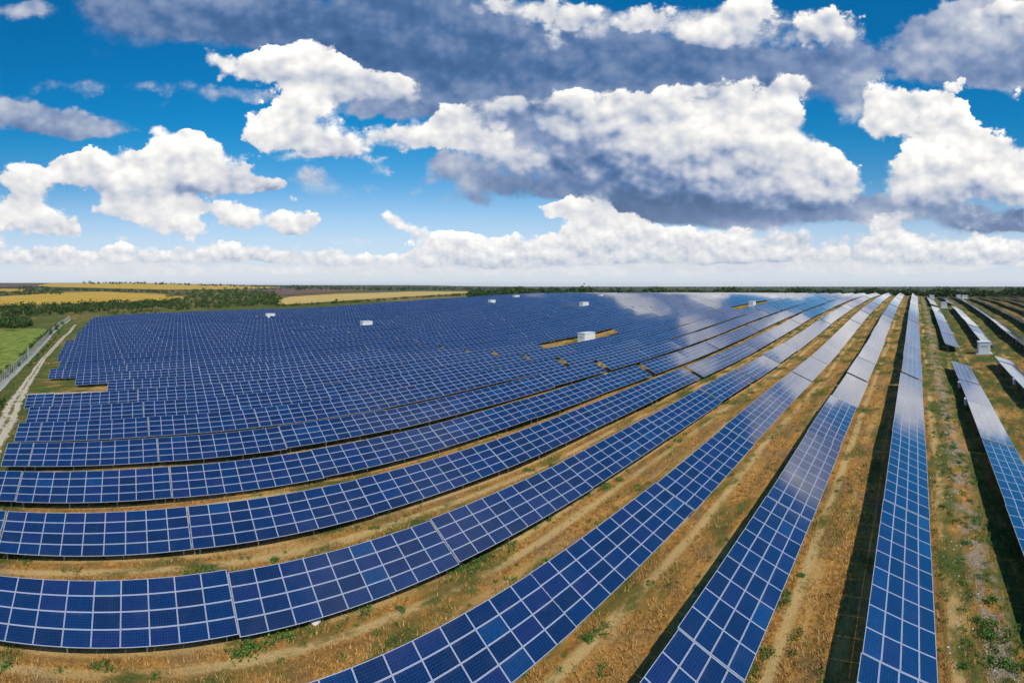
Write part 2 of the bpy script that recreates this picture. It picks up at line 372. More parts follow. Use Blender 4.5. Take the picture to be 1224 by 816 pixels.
surf = cells([-800, -60, 140, 290, 430, 570, 710, 850, 1000, 1130, 1270, 2000, 3000])
surf = either(W.m('LESS_THAN', VV, -0.6), surf, overhead_cell())
surf = either(W.m('GREATER_THAN', VV, HY / 100.0), surf, background(W, HCOL))
wo = W.node('ShaderNodeOutputWorld')
wt.links.new(surf, wo.inputs['Surface'])

# ------------------------------------------------------------------ terrain
KN = np.array([-400., -60, 0, 30, 60, 100, 180, 300, 520])
ZK = np.array([-9.0, -5.6, 0, 1.32, 3.0, 4.25, 8.75, 12.5, 11.5])
MK = np.gradient(ZK, KN)


def smooth(t):
    t = np.clip(t, 0, 1)
    return t * t * (3 - 2 * t)


def along(S):
    S = np.clip(np.asarray(S, float), KN[0], KN[-1])
    i = np.clip(np.searchsorted(KN, S) - 1, 0, len(KN) - 2)
    h = KN[i + 1] - KN[i]
    t = (S - KN[i]) / h
    return (2*t**3-3*t**2+1)*ZK[i] + (t**3-2*t**2+t)*h*MK[i] + (-2*t**3+3*t**2)*ZK[i+1] + (t**3-t**2)*h*MK[i+1]


R_L, Z_L = np.array([300, 520, 900, 1400, 1800, 2600, 4000, 5500, 9000, 40000.]), np.array([-22.5, -21.3, -20, -18.0, -15, -4, 20, 26, 0, -40.])
R_M, Z_M = np.array([300, 500, 800, 1200, 2500, 4000, 6000, 9000, 40000.]), np.array([-15.5, -14.8, -16.5, -19, -19, -9, 4, 0, -40.])
R_R, Z_R = np.array([300, 420, 700, 1500, 6000, 20000, 40000.]), np.array([-8.5, -9.6, -14, -20, -24, -40, -60.])


def ground(x, y, rough=True):
    """height of the ground (0 under the drone)"""
    x, y = np.asarray(x, float), np.asarray(y, float)
    near = along(y) - (1.0 + 0.6 * smooth((y - 110) / 40)) * smooth((x - 2.0) / 7.0) + 2.2 * smooth((-x - 170) / 120) * (1 - smooth((y + 20) / 150))
    r = np.hypot(x, y)
    px = VPX - F * np.arctan2(-x, y)
    wl = 1 - smooth((px - 150) / 180)
    wr = smooth((px - 480) / 160)
    wm = np.clip(1 - wl - wr, 0, 1)
    far = EYE + wl * np.interp(r, R_L, Z_L) + wr * np.interp(r, R_R, Z_R) + wm * np.interp(r, R_M, Z_M)
    b = smooth((r - 300) / 190)
    b = np.where((px > 640) & (px < 1400), smooth((r - 385) / 120), b)
    und = 0.18 * np.sin(x * 0.13 + 1.0) * np.sin(y * 0.09) + 0.10 * np.sin(x * 0.31 - y * 0.23)
    return near * (1 - b) + far * b + (1.0 if rough else 0.0) * und * smooth((r - 12) / 30) * (1 - b)


def place(px, py, rmax=20000.0):
    """the point of the ground seen in the photograph at a pixel (march along the sight line)"""
    px, py = np.broadcast_arrays(np.asarray(px, float), np.asarray(py, float))
    th = (VPX - px) / F
    s = (HY - py) / F
    lo = np.full(px.shape, 5.0)
    done = np.zeros(px.shape, bool)
    rr = np.full(px.shape, rmax)
    r = 8.0
    prev = r
    while r < rmax:
        x, y = -r * np.sin(th), r * np.cos(th)
        below = EYE + s * r <= ground(x, y)
        new = below & ~done
        rr = np.where(new, r, rr)
        lo = np.where(new, prev, lo)
        done |= below
        prev = r
        r *= 1.02
    hi = rr.copy()
    for _ in range(18):
        mid = (lo + hi) / 2
        x, y = -mid * np.sin(th), mid * np.cos(th)
        b = EYE + s * mid <= ground(x, y)
        hi, lo = np.where(b, mid, hi), np.where(b, lo, mid)
    x, y = -hi * np.sin(th), hi * np.cos(th)
    return np.stack([x, y, ground(x, y)], -1)


# ------------------------------------------------------------------ object helpers
def link(name, me, parent=None, loc=None, rot=None):
    o = bpy.data.objects.new(name, me)
    COL.objects.link(o)
    if parent is not None:
        o.parent = parent
    if loc is not None:
        o.location = loc
    if rot is not None:
        o.rotation_euler = rot
    return o


def tag(o, label=None, cat=None, group=None, kind=None):
    for k, v in (('label', label), ('category', cat), ('group', group), ('kind', kind)):
        if v:
            o[k] = v
    return o


def copy_of(o, parent=None):
    c = o.copy()
    COL.objects.link(c)
    if parent is not None:
        c.parent = parent
    return c


class MB:
    """collects faces with a material index and uv, then makes one mesh"""
    def __init__(self):
        self.v, self.f, self.m, self.uv, self.n = [], [], [], [], 0

    def face(self, pts, mat=0, uv=None):
        k = len(pts)
        self.v.extend(pts)
        self.f.append(tuple(range(self.n, self.n + k)))
        self.n += k
        self.m.append(mat)
        self.uv.extend(uv if uv else [(0.0, 0.0)] * k)

    def box(self, c, s, mat=0, M=None, skip=()):
        x, y, z = (d / 2 for d in s)
        P8 = [Vector((c[0] + a * x, c[1] + b * y, c[2] + d * z)) for a in (-1, 1) for b in (-1, 1) for d in (-1, 1)]
        if M is not None:
            P8 = [M @ p for p in P8]
        for nm, q in (('-x', (0, 1, 3, 2)), ('+x', (4, 6, 7, 5)), ('-y', (0, 4, 5, 1)), ('+y', (2, 3, 7, 6)), ('-z', (0, 2, 6, 4)), ('+z', (1, 5, 7, 3))):
            if nm not in skip:
                self.face([tuple(P8[i]) for i in q], mat)

    def tube(self, a, b, r0, r1=None, seg=8, mat=0):
        a, b = Vector(a), Vector(b)
        r1 = r0 if r1 is None else r1
        d = (b - a).normalized()
        u = d.orthogonal().normalized()
        w = d.cross(u)
        ring = lambda c, r: [tuple(c + u * (r * math.cos(t)) + w * (r * math.sin(t))) for t in [2 * math.pi * i / seg for i in range(seg)]]
        A, B = ring(a, r0), ring(b, r1)
        for i in range(seg):
            j = (i + 1) % seg
            self.face([A[i], A[j], B[j], B[i]], mat)
        self.face(B, mat)
        self.face(A[::-1], mat)

    def mesh(self, name, mats):
        me = bpy.data.meshes.new(name)
        me.from_pydata(self.v, [], self.f)
        for mt in mats:
            me.materials.append(mt)
        me.polygons.foreach_set('material_index', self.m)
        lay = me.uv_layers.new(name='UVMap')
        lay.data.foreach_set('uv', np.array(self.uv, np.float32).ravel())
        me.update()
        return me


def fast_mesh(name, verts, quads, mats, uv=None, midx=None):
    """mesh from numpy arrays of vertices and quads (or triangles)"""
    me = bpy.data.meshes.new(name)
    nv, nf, k = len(verts), len(quads), quads.shape[1]
    me.vertices.add(nv)
    me.vertices.foreach_set('co', np.ascontiguousarray(verts, np.float32).ravel())
    me.loops.add(nf * k)
    me.loops.foreach_set('vertex_index', np.ascontiguousarray(quads, np.int32).ravel())
    me.polygons.add(nf)
    me.polygons.foreach_set('loop_start', np.arange(0, nf * k, k, dtype=np.int32))
    me.polygons.foreach_set('loop_total', np.full(nf, k, np.int32))
    for mt in mats:
        me.materials.append(mt)
    if midx is not None:
        me.polygons.foreach_set('material_index', np.ascontiguousarray(midx, np.int32))
    if uv is not None:
        lay = me.uv_layers.new(name='UVMap')
        lay.data.foreach_set('uv', np.ascontiguousarray(uv, np.float32).ravel())
    me.update(calc_edges=True)
    me.validate()
    return me


# ------------------------------------------------------------------ materials
def material(name):
    mt = bpy.data.materials.new(name)
    mt.use_nodes = True
    T = NT(mt.node_tree)
    b = mt.node_tree.nodes['Principled BSDF']
    return mt, T, b


def plain(name, col, rough=0.6, metal=0.0, var=0.08, scale=6.0, spec=0.4):
    mt, T, b = material(name)
    tcn = T.node('ShaderNodeTexCoord')
    n = T.noise(tcn.outputs['Object'], scale, 5, 0.6)
    c = T.mix(n, tuple(x * (1 - var * 2) for x in col), tuple(min(1, x * (1 + var * 2)) for x in col))
    T.put(b.inputs['Base Color'], c)
    b.inputs['Roughness'].default_value = rough
    b.inputs['Metallic'].default_value = metal
    b.inputs['Specular IOR Level'].default_value = spec
    return mt


def glass_material():
    """blue polycrystalline cells behind glass: 10 x 6 cells on the uv square, each module its own tint"""
    mt, T, b = material('solar_cells')
    uvn = T.node('ShaderNodeUVMap', uv_map='UVMap')
    u, v, _ = T.sep(uvn.outputs[0])
    geo = T.node('ShaderNodeNewGeometry')
    oi = T.node('ShaderNodeObjectInfo')
    rnd = T.m('FRACT', T.m('ADD', T.m('MULTIPLY', geo.outputs['Random Per Island'], 7.31), T.m('MULTIPLY', oi.outputs['Random'], 13.7)))
    rnd2 = T.m('FRACT', T.m('MULTIPLY', rnd, 17.77))
    tint = T.ramp(rnd, [(0.0, (0.002, 0.007, 0.042)), (0.3, (0.002, 0.011, 0.060)), (0.62, (0.001, 0.016, 0.078)), (0.85, (0.006, 0.013, 0.075)), (0.95, (0.008, 0.013, 0.080)), (1.0, (0.002, 0.038, 0.125))])
    cu, cv = T.m('MULTIPLY', u, 10.0), T.m('MULTIPLY', v, 6.0)
    cellv = T.comb(T.m('FLOOR', cu), T.m('FLOOR', cv), T.m('MULTIPLY', rnd, 50.0))
    wn = T.node('ShaderNodeTexWhiteNoise', noise_dimensions='3D')
    T.put(wn.inputs['Vector'], cellv)
    cell = T.m('MULTIPLY_ADD', wn.outputs['Value'], 0.34, 0.83)
    grain = T.noise(T.comb(T.m('MULTIPLY', u, 1.65), v, T.m('MULTIPLY', rnd, 9.0)), 26.0, 2, 0.6)
    cell = T.m('MULTIPLY', cell, T.m('MULTIPLY_ADD', grain, 0.5, 0.75))
    col = T.scale(tint, cell)
    fu, fv = T.m('FRACT', cu), T.m('FRACT', cv)
    eu = T.m('MINIMUM', fu, T.m('SUBTRACT', 1.0, fu))
    ev = T.m('MINIMUM', fv, T.m('SUBTRACT', 1.0, fv))
    line = T.m('LESS_THAN', T.m('MINIMUM', eu, ev), 0.030)
    bus = T.m('LESS_THAN', T.m('ABSOLUTE', T.m('SUBTRACT', T.m('FRACT', T.m('MULTIPLY', cv, 3.0)), 0.5)), 0.045)
    lay = T.mix(T.m('MAXIMUM', T.m('MULTIPLY', line, 0.34), T.m('MULTIPLY', bus, 0.22)), col, (0.11, 0.14, 0.26))
    dust = T.noise(geo.outputs['Position'], 0.7, 4, 0.6)
    grime = T.m('MULTIPLY', T.m('MULTIPLY', T.step(v, 0.15, 0.0, 0.0, 1.0, 'LINEAR'), T.step(dust, 0.35, 0.7)), 0.10)
    grime = T.m('ADD', grime, T.m('MULTIPLY', T.step(dust, 0.45, 0.8), 0.030))
    T.put(b.inputs['Base Color'], T.mix(grime, lay, (0.30, 0.26, 0.20)))
    T.put(b.inputs['Roughness'], T.m('MULTIPLY_ADD', dust, 0.06, T.m('MULTIPLY_ADD', rnd2, 0.03, 0.05)))
    b.inputs['IOR'].default_value = 1.9
    b.inputs['Coat Weight'].default_value = 1.0
    b.inputs['Coat IOR'].default_value = 1.75
    b.inputs['Coat Roughness'].default_value = 0.07
    b.inputs['Specular IOR Level'].default_value = 0.5
    return mt


M_CELLS = glass_material()
M_ALU = plain('anodised_aluminium', (0.42, 0.44, 0.53), 0.35, 0.0, 0.04, 3.0, 0.6)
M_STEEL = plain('galvanised_steel', (0.42, 0.43, 0.44), 0.5, 0.5, 0.10, 4.0)
M_BACK = plain('module_backsheet', (0.30, 0.30, 0.30), 0.6, 0.0, 0.05)
M_WHITE = plain('white_paint', (0.64, 0.64, 0.63), 0.45, 0.0, 0.03, 2.0)
M_GREYP = plain('grey_louvre_paint', (0.42, 0.43, 0.44), 0.5, 0.0, 0.05)
M_CONC = plain('concrete', (0.50, 0.48, 0.44), 0.9, 0.0, 0.12, 2.0)
M_ROCK = plain('pale_stone', (0.55, 0.52, 0.47), 0.9, 0.0, 0.2, 5.0)
M_BARK = plain('bark', (0.10, 0.075, 0.05), 0.9, 0.0, 0.2, 6.0)

# ------------------------------------------------------------------ ground
mt, T, b = material('dry_grassland')
geo = T.node('ShaderNodeNewGeometry')
pos = geo.outputs['Position']
X, Y, Z = T.sep(pos)
p2 = T.comb(X, Y, 0.0)
lane_len = 9.65
lane = T.m('FRACT', T.m('DIVIDE', T.m('ADD', T.m('SUBTRACT', 0.0, X), -1.09 + lane_len * 20), lane_len))   # 0 = under a row's low edge, then away from the sun
wob = T.noise(p2, 0.05, 3, 0.5)
lanew = T.m('ADD', lane, T.m('MULTIPLY_ADD', wob, 0.12, -0.06))
big = T.noise(p2, 0.035, 4, 0.55)
mid = T.noise(p2, 0.22, 5, 0.6)
stretch = T.v('MULTIPLY', p2, (1.0, 0.16, 1.0))
streak = T.noise(stretch, 1.6, 5, 0.65)
fine = T.noise(p2, 2.6, 6, 0.7)
vfine = T.noise(p2, 9.0, 4, 0.7)
dry = T.ramp(fine, [(0.25, (0.075, 0.036, 0.012)), (0.40, (0.24, 0.108, 0.024)), (0.52, (0.47, 0.222, 0.048)), (0.66, (0.64, 0.355, 0.105)), (0.85, (0.74, 0.52, 0.26))])
dry = T.mix(T.step(streak, 0.42, 0.72), dry, T.ramp(vfine, [(0.3, (0.17, 0.085, 0.022)), (0.7, (0.52, 0.30, 0.085))]))
soil = T.ramp(vfine, [(0.25, (0.10, 0.060, 0.032)), (0.7, (0.27, 0.175, 0.10))])
dry = T.mix(T.m('MULTIPLY', T.step(mid, 0.50, 0.62), 0.60), dry, soil)
longs = T.noise(T.v('MULTIPLY', p2, (1.0, 0.07, 1.0)), 0.75, 4, 0.55)
dry = T.mix(T.m('MULTIPLY', T.step(longs, 0.53, 0.64), 0.60), dry, T.ramp(vfine, [(0.3, (0.44, 0.255, 0.070)), (0.7, (0.66, 0.44, 0.17))]))
dry = T.mix(T.m('MULTIPLY', T.step(longs, 0.46, 0.36), 0.42), dry, T.ramp(vfine, [(0.3, (0.070, 0.042, 0.018)), (0.7, (0.20, 0.115, 0.040))]))
olive = T.ramp(fine, [(0.25, (0.050, 0.052, 0.012)), (0.55, (0.17, 0.135, 0.030)), (0.8, (0.32, 0.25, 0.065))])
green = T.ramp(T.m('ADD', T.m('MULTIPLY', fine, 0.5), T.m('MULTIPLY', vfine, 0.5)), [(0.32, (0.012, 0.026, 0.005)), (0.48, (0.050, 0.078, 0.014)), (0.58, (0.12, 0.135, 0.032)), (0.72, (0.26, 0.22, 0.07))])
# lanes exist only where the rows stand; elsewhere a rough verge
inpark = T.m('MULTIPLY', T.step(Y, -15.0, -7.0), T.step(X, -300.0, -292.0))
lanet = T.m('ADD', lane, T.m('MULTIPLY_ADD', T.noise(p2, 0.03, 2, 0.5), 0.10, -0.05))
# wheel tracks
def band(c, w):
    return T.step(T.m('ABSOLUTE', T.m('SUBTRACT', lanet, c)), w * 0.25, w, 1.0, 0.0)
track = T.m('MAXIMUM', band(0.66, 0.058), band(0.83, 0.058))
pst = T.v('MULTIPLY', p2, (1.0, 0.30, 1.0))
track = T.m('MULTIPLY', track, T.step(T.noise(pst, 0.20, 3, 0.5), 0.26, 0.50))
pale = T.ramp(vfine, [(0.25, (0.46, 0.285, 0.095)), (0.75, (0.66, 0.46, 0.20))])
track = T.m('MULTIPLY', track, inpark)
col = T.mix(T.m('MULTIPLY', track, 0.9), dry, pale)
# growth: along the drip line in front of each row, and in broad patches
drip = T.step(lanew, 0.84, 0.97)
gr = T.m('ADD', T.m('MULTIPLY', T.m('MULTIPLY', drip, inpark), 0.20), T.m('MULTIPLY', big, 0.42))
gr = T.m('ADD', gr, T.m('MULTIPLY', T.m('SUBTRACT', 1.0, inpark), 0.17))
right = T.m('MULTIPLY', T.step(X, 1.0, 3.0), T.step(X, 60.0, 10.0, 0.5, 1.0))
gr = T.m('ADD', gr, T.m('MULTIPLY', right, 0.085))
gr = T.m('ADD', gr, T.m('MULTIPLY', T.step(Y, 20.0, 160.0), 0.06))
gr = T.m('ADD', gr, T.m('MULTIPLY_ADD', T.noise(T.v('MULTIPLY', p2, (1.0, 0.45, 1.0)), 0.36, 5, 0.62), 0.95, -0.425))
gr = T.m('ADD', gr, T.m('MULTIPLY_ADD', fine, 0.35, -0.175))
col = T.mix(T.step(gr, 0.245, 0.385), col, olive)
col = T.mix(T.step(gr, 0.355, 0.455), col, green)
# stony pale strip in the lane right of the straight row
strip = T.step(T.m('ABSOLUTE', T.m('SUBTRACT', X, T.m('MULTIPLY_ADD', wob, 2.4, 3.3))), 0.2, 1.5, 1.0, 0.0)
strip = T.m('MULTIPLY', strip, T.step(T.noise(p2, 0.55, 5, 0.6), 0.44, 0.58))
stones = T.ramp(T.noise(p2, 6.0, 5, 0.75), [(0.3, (0.15, 0.105, 0.065)), (0.55, (0.32, 0.25, 0.175)), (0.78, (0.58, 0.52, 0.44))])
col = T.mix(strip, col, stones)
# country outside the solar park
rr = T.v('LENGTH', p2, out=1)
out = T.noise(p2, 0.006, 5, 0.55)
cout = T.ramp(out, [(0.36, (0.050, 0.075, 0.020)), (0.46, (0.16, 0.14, 0.045)), (0.56, (0.28, 0.20, 0.07)), (0.66, (0.10, 0.11, 0.035))])
cout = T.mix(T.m('MULTIPLY', T.noise(p2, 0.15, 5, 0.7), 0.8), cout, T.scale(cout, 0.55))
cout = T.mix(T.step(rr, 900.0, 2200.0), cout, T.ramp(out, [(0.40, (0.030, 0.048, 0.020)), (0.55, (0.065, 0.080, 0.030)), (0.66, (0.16, 0.14, 0.06))]))
col = T.mix(T.step(rr, 380.0, 470.0), col, cout)
T.put(b.inputs['Base Color'], col)
b.inputs['Roughness'].default_value = 0.95
b.inputs['Specular IOR Level'].default_value = 0.12
bump = T.node('ShaderNodeBump')
bump.inputs['Distance'].default_value = 0.30
bump.inputs['Strength'].default_value = 0.8
T.put(bump.inputs['Height'], T.m('ADD', T.m('MULTIPLY', fine, 0.7), T.m('MULTIPLY', vfine, 0.45)))
T.put(b.inputs['Normal'], bump.outputs[0])
M_GROUND = mt

NA, = (720,)
rad = np.concatenate([[0.0], np.geomspace(2.0, 14000.0, 270)])
ang = np.linspace(0, 2 * np.pi, NA, endpoint=False)
gx = rad[:, None] * np.sin(ang)[None, :]
gy = rad[:, None] * np.cos(ang)[None, :]
gv = np.stack([gx, gy, ground(gx, gy)], -1).reshape(-1, 3)
ii, jj = np.meshgrid(np.arange(len(rad) - 1), np.arange(NA), indexing='ij')
q = np.stack([ii * NA + jj, ii * NA + (jj + 1) % NA, (ii + 1) * NA + (jj + 1) % NA, (ii + 1) * NA + jj], -1).reshape(-1, 4)
q = q[:, ::-1]
gme = fast_mesh('ground', gv, q, [M_GROUND])
gme.polygons.foreach_set('use_smooth', np.ones(len(gme.polygons), bool))
tag(link('ground', gme), 'dry golden grass ground between and around the panel rows', kind='structure')


def crop_material(name, stops, scale, rows=0.0):
    m_, T_, b_ = material(name)
    g_ = T_.node('ShaderNodeNewGeometry')
    n_ = T_.noise(T_.v('MULTIPLY', g_.outputs['Position'], (1.0, 1.0, 0.0)), scale, 6, 0.62)
    n2_ = T_.noise(T_.v('MULTIPLY', g_.outputs['Position'], (1.0, 0.1, 0.0)), scale * 8, 4, 0.6)
    T_.put(b_.inputs['Base Color'], T_.ramp(T_.m('ADD', T_.m('MULTIPLY', n_, 0.7), T_.m('MULTIPLY', n2_, 0.3)), stops))
    b_.inputs['Roughness'].default_value = 0.95
    b_.inputs['Specular IOR Level'].default_value = 0.1
    return m_


def sheet(name, xs, top, bot, mat, label, lift=0.35, nx=60, ny=14, kind='structure', edge=0.0):
    """a sheet lying on the ground over the area seen between two lines in the photograph"""
    px = np.linspace(xs[0], xs[-1], nx)
    t = np.interp(px, xs, top) + edge * np.array([random.uniform(-1, 1) for _ in px])
    bt = np.interp(px, xs, bot) + edge * np.array([random.uniform(-1, 1) for _ in px])
    k = np.linspace(0, 1, ny)
    py = t[None, :] * (1 - k[:, None]) + bt[None, :] * k[:, None]
    pts = place(np.broadcast_to(px, py.shape), py)
    pts[..., 2] += lift
    a, c = np.meshgrid(np.arange(ny - 1), np.arange(nx - 1), indexing='ij')
    qd = np.stack([(a + 1) * nx + c, (a + 1) * nx + c + 1, a * nx + c + 1, a * nx + c], -1).reshape(-1, 4)
    return tag(link(name, fast_mesh(name, pts.reshape(-1, 3), qd, [mat])), label, kind=kind)


M_WHEAT = crop_material('ripe_wheat', [(0.3, (0.36, 0.21, 0.028)), (0.5, (0.49, 0.30, 0.042)), (0.7, (0.57, 0.37, 0.075))], 0.02)
M_STUBBLE = crop_material('stubble', [(0.3, (0.42, 0.27, 0.08)), (0.5, (0.52, 0.35, 0.11)), (0.7, (0.58, 0.42, 0.17))], 0.02)
M_PLOUGH = crop_material('ploughed_soil', [(0.3, (0.12, 0.066, 0.045)), (0.7, (0.20, 0.115, 0.080))], 0.03)
M_GREENF = crop_material('green_crop', [(0.38, (0.085, 0.115, 0.018)), (0.5, (0.16, 0.20, 0.030)), (0.62, (0.27, 0.275, 0.065))], 0.25)
def track_material():
    m_, T_, b_ = material('sandy_track')
    g_ = T_.node('ShaderNodeNewGeometry')
    c_ = T_.sep(T_.node('ShaderNodeUVMap', uv_map='UVMap').outputs[0])[0]
    p_ = T_.v('MULTIPLY', g_.outputs['Position'], (1.0, 1.0, 0.0))
    n1_, n2_ = T_.noise(p_, 0.55, 6, 0.7), T_.noise(p_, 3.0, 5, 0.7)
    rut = T_.step(T_.m('ABSOLUTE', T_.m('SUBTRACT', T_.m('ABSOLUTE', T_.m('SUBTRACT', c_, 0.5)), 0.25)), 0.06, 0.20, 1.0, 0.0)
    sand = T_.ramp(n2_, [(0.3, (0.30, 0.23, 0.15)), (0.5, (0.48, 0.40, 0.29)), (0.7, (0.62, 0.55, 0.44))])
    weed = T_.ramp(n2_, [(0.3, (0.06, 0.075, 0.02)), (0.7, (0.24, 0.20, 0.08))])
    f_ = T_.m('SUBTRACT', T_.m('ADD', n1_, 0.10), T_.m('MULTIPLY', rut, 0.22))
    T_.put(b_.inputs['Base Color'], T_.mix(T_.step(f_, 0.52, 0.62), sand, weed))
    b_.inputs['Roughness'].default_value = 0.95
    b_.inputs['Specular IOR Level'].default_value = 0.1
    return m_


M_SAND = track_material()
M_CPATH = crop_material('pale_gravel_strip', [(0.3, (0.24, 0.225, 0.195)), (0.5, (0.34, 0.32, 0.28)), (0.7, (0.42, 0.40, 0.35))], 0.6)
sheet('field', [0, 75, 120, 190, 224], [354.5, 349.5, 348.5, 351.5, 355.5], [366, 363.5, 362.5, 361.0, 356.0], M_WHEAT, 'golden wheat field beyond the dark scrub', nx=90)
sheet('field', [46, 60, 120, 200, 280, 335], [341.0, 338.6, 338.4, 339.2, 341.0, 343.4], [342.0, 343, 344.5, 346.5, 346.0, 343.9], M_WHEAT, 'upper golden field reaching to the skyline', lift=1.0, nx=60)
sheet('field', [0, 30], [345.2, 345.6], [348.4, 348.2], M_WHEAT, 'small yellow field piece at the left edge', lift=0.8, nx=12)
sheet('field', [0, 46], [339.2, 338.8], [343.2, 343.2], M_PLOUGH, 'brown ploughed slope on the left skyline', lift=1.0, nx=14)
sheet('field', [278, 300, 340, 445], [347.2, 345.6, 344.8, 346.0], [349.5, 352.8, 353.4, 346.6], M_PLOUGH, 'brown ploughed field beyond the scrub', lift=0.8, nx=60)
sheet('field', [331, 345, 400, 500, 574], [360.0, 355.0, 351.5, 348.3, 348.6], [363.5, 364.6, 360.5, 354, 349.2], M_STUBBLE, 'pale yellow stubble field behind the panels', lift=0.4, nx=80)
sheet('field', [-60, 0, 30, 52, 56], [393, 393.2, 393, 392.2, 394], [470, 449, 424, 400, 395], M_GREENF, 'bright green crop field left of the fence', lift=0.12, nx=60, edge=0.3)


def ribbon(name, pts, mat, label, lift=0.06, wob=0.0):
    """a track given by centre pixel and width in metres"""
    P3 = np.array([place(p[0], p[1]) for p in pts])
    Wd = np.array([p[2] for p in pts])
    t = np.linspace(0, len(pts) - 1, 90)
    k = np.arange(len(pts))
    cx_, cy_, w_ = np.interp(t, k, P3[:, 0]), np.interp(t, k, P3[:, 1]), np.interp(t, k, Wd)
    tx, ty = np.gradient(cx_), np.gradient(cy_)
    L_ = np.hypot(tx, ty)
    nx_, ny_ = -ty / L_, tx / L_
    rows = []
    for s_ in np.linspace(-0.5, 0.5, 5):
        jit = (1 + wob * np.array([random.uniform(-1, 1) for _ in t])) if abs(s_) == 0.5 else 1
        x_, y_ = cx_ + nx_ * w_ * s_ * jit, cy_ + ny_ * w_ * s_ * jit
        rows.append(np.stack([x_, y_, ground(x_, y_) + lift], -1))
    v_ = np.stack(rows)
    n = len(t)
    a, c = np.meshgrid(np.arange(4), np.arange(n - 1), indexing='ij')
    qd = np.stack([a * n + c, a * n + c + 1, (a + 1) * n + c + 1, (a + 1) * n + c], -1).reshape(-1, 4)
    uvv = np.broadcast_to(np.linspace(0, 1, 5)[:, None], (5, n)).reshape(-1)[qd.reshape(-1)]
    o = link(name, fast_mesh(name, v_.reshape(-1, 3), qd, [mat], np.stack([uvv, uvv * 0], -1)))
    return tag(o, label, kind='structure')


ribbon('path', [(-30, 560, 5.0), (6, 508, 3.6), (18, 480, 3.2), (34, 455, 2.5), (50, 431, 2.0), (64, 416, 1.9), (75, 404, 1.9), (84, 396, 1.7), (90, 388, 1.5)], M_SAND, 'sandy service track beside the fence', wob=0.10)
ribbon('path', [(-40, 500, 2.2), (0, 464, 2.1), (14, 449.5, 2.0), (35, 429, 1.8), (48, 415, 1.7), (62, 399.5, 1.6), (73, 389, 1.5), (84, 381.5, 1.4)], M_CPATH, 'smooth pale gravel strip along the foot of the fence', wob=0.04, lift=0.08)
ribbon('path', [(30, 472.0, 1.8), (60, 471, 1.8), (100, 469.6, 1.6), (131, 468.6, 1.4)], M_SAND, 'short pale spur track between two rows', wob=0.15, lift=0.07)

# ------------------------------------------------------------------ solar tables
TILT = 0.425
CT, ST = math.cos(TILT), math.sin(TILT)
ROT = Matrix.Rotation(TILT, 4, 'Y')


def set_tilt(t):
    global TILT, CT, ST, ROT
    TILT, CT, ST = t, math.cos(t), math.sin(t)
    ROT = Matrix.Rotation(t, 4, 'Y')


PW, PH, GAP = 1.691, 1.0075, 0.02             # pitch of the modules along and across the slope
NCOL, NROW = 9, 4
TLEN = NCOL * PW
PITCH = TLEN + 0.045
LOW = 0.80                                   # height of the low edge
SLOPE_LEN = NROW * PH


def module_faces(mb, M, low=False):
    """one framed module, centred at the origin of M, x down the slope, y along the row"""
    w, h, fr, th = (PW - GAP) / 2, (PH - GAP) / 2, (0.018 if low else 0.027), 0.02
    def q(pts, mat, uv=None):
        mb.face([tuple(M @ Vector(p)) for p in pts], mat, uv)
    o = [(-h, -w), (h, -w), (h, w), (-h, w)]
    n = [(-h + fr, -w + fr), (h - fr, -w + fr), (h - fr, w - fr), (-h + fr, w - fr)]
    for i in range(4):
        j = (i + 1) % 4
        q([(*o[i], th), (*o[j], th), (*n[j], th), (*n[i], th)], 1)
    zg = th if low else th - 0.004
    q([(*p, zg) for p in n], 0, [(0, 0), (0, 1), (1, 1), (1, 0)])
    if not low:
        for i in range(4):
            j = (i + 1) % 4
            q([(*n[i], th), (*n[j], th), (*n[j], zg), (*n[i], zg)], 1)
            q([(*o[i], -th), (*o[j], -th), (*o[j], th), (*o[i], th)], 1)
        q([(*o[3], -th), (*o[2], -th), (*o[1], -th), (*o[0], -th)], 2)
    else:
        q([(-h, -w, -th), (-h, w, -th), (-h, w, th), (-h, -w, th)], 1)
        q([(h, -w, -th), (h, w, -th), (h, w, th), (h, -w, th)], 1)


def module_matrix(c, r, n):
    y = (c - (n - 1) / 2) * PW
    q_ = (r + 0.5) * PH
    return Matrix.Translation((-q_ * CT, y, LOW + q_ * ST)) @ ROT


mb = MB()
module_faces(mb, Matrix.Identity(4))
ME_MODULE = mb.mesh('solar_panel', [M_CELLS, M_ALU, M_BACK])
_arr = {}


def array_mesh(n):
    if (n, TILT) not in _arr:
        mb = MB()
        for c in range(n):
            for r in range(NROW):
                module_faces(mb, module_matrix(c, r, n), low=True)
        mb.face([(-0.02, -n * PW / 2 + .02, LOW - 0.03), (-SLOPE_LEN * CT + 0.02, -n * PW / 2 + .02, LOW + SLOPE_LEN * ST - 0.03), (-SLOPE_LEN * CT + 0.02, n * PW / 2 - .02, LOW + SLOPE_LEN * ST - 0.03), (-0.02, n * PW / 2 - .02, LOW - 0.03)], 2)
        _arr[(n, TILT)] = mb.mesh('panel_array', [M_CELLS, M_ALU, M_BACK])
    return _arr[(n, TILT)]


def bays(n):
    k = max(2, round(n / 3) + 1)
    L_ = n * PW - 1.2
    return [(-L_ / 2 + L_ * i / (k - 1)) for i in range(k)]


_sup = {}


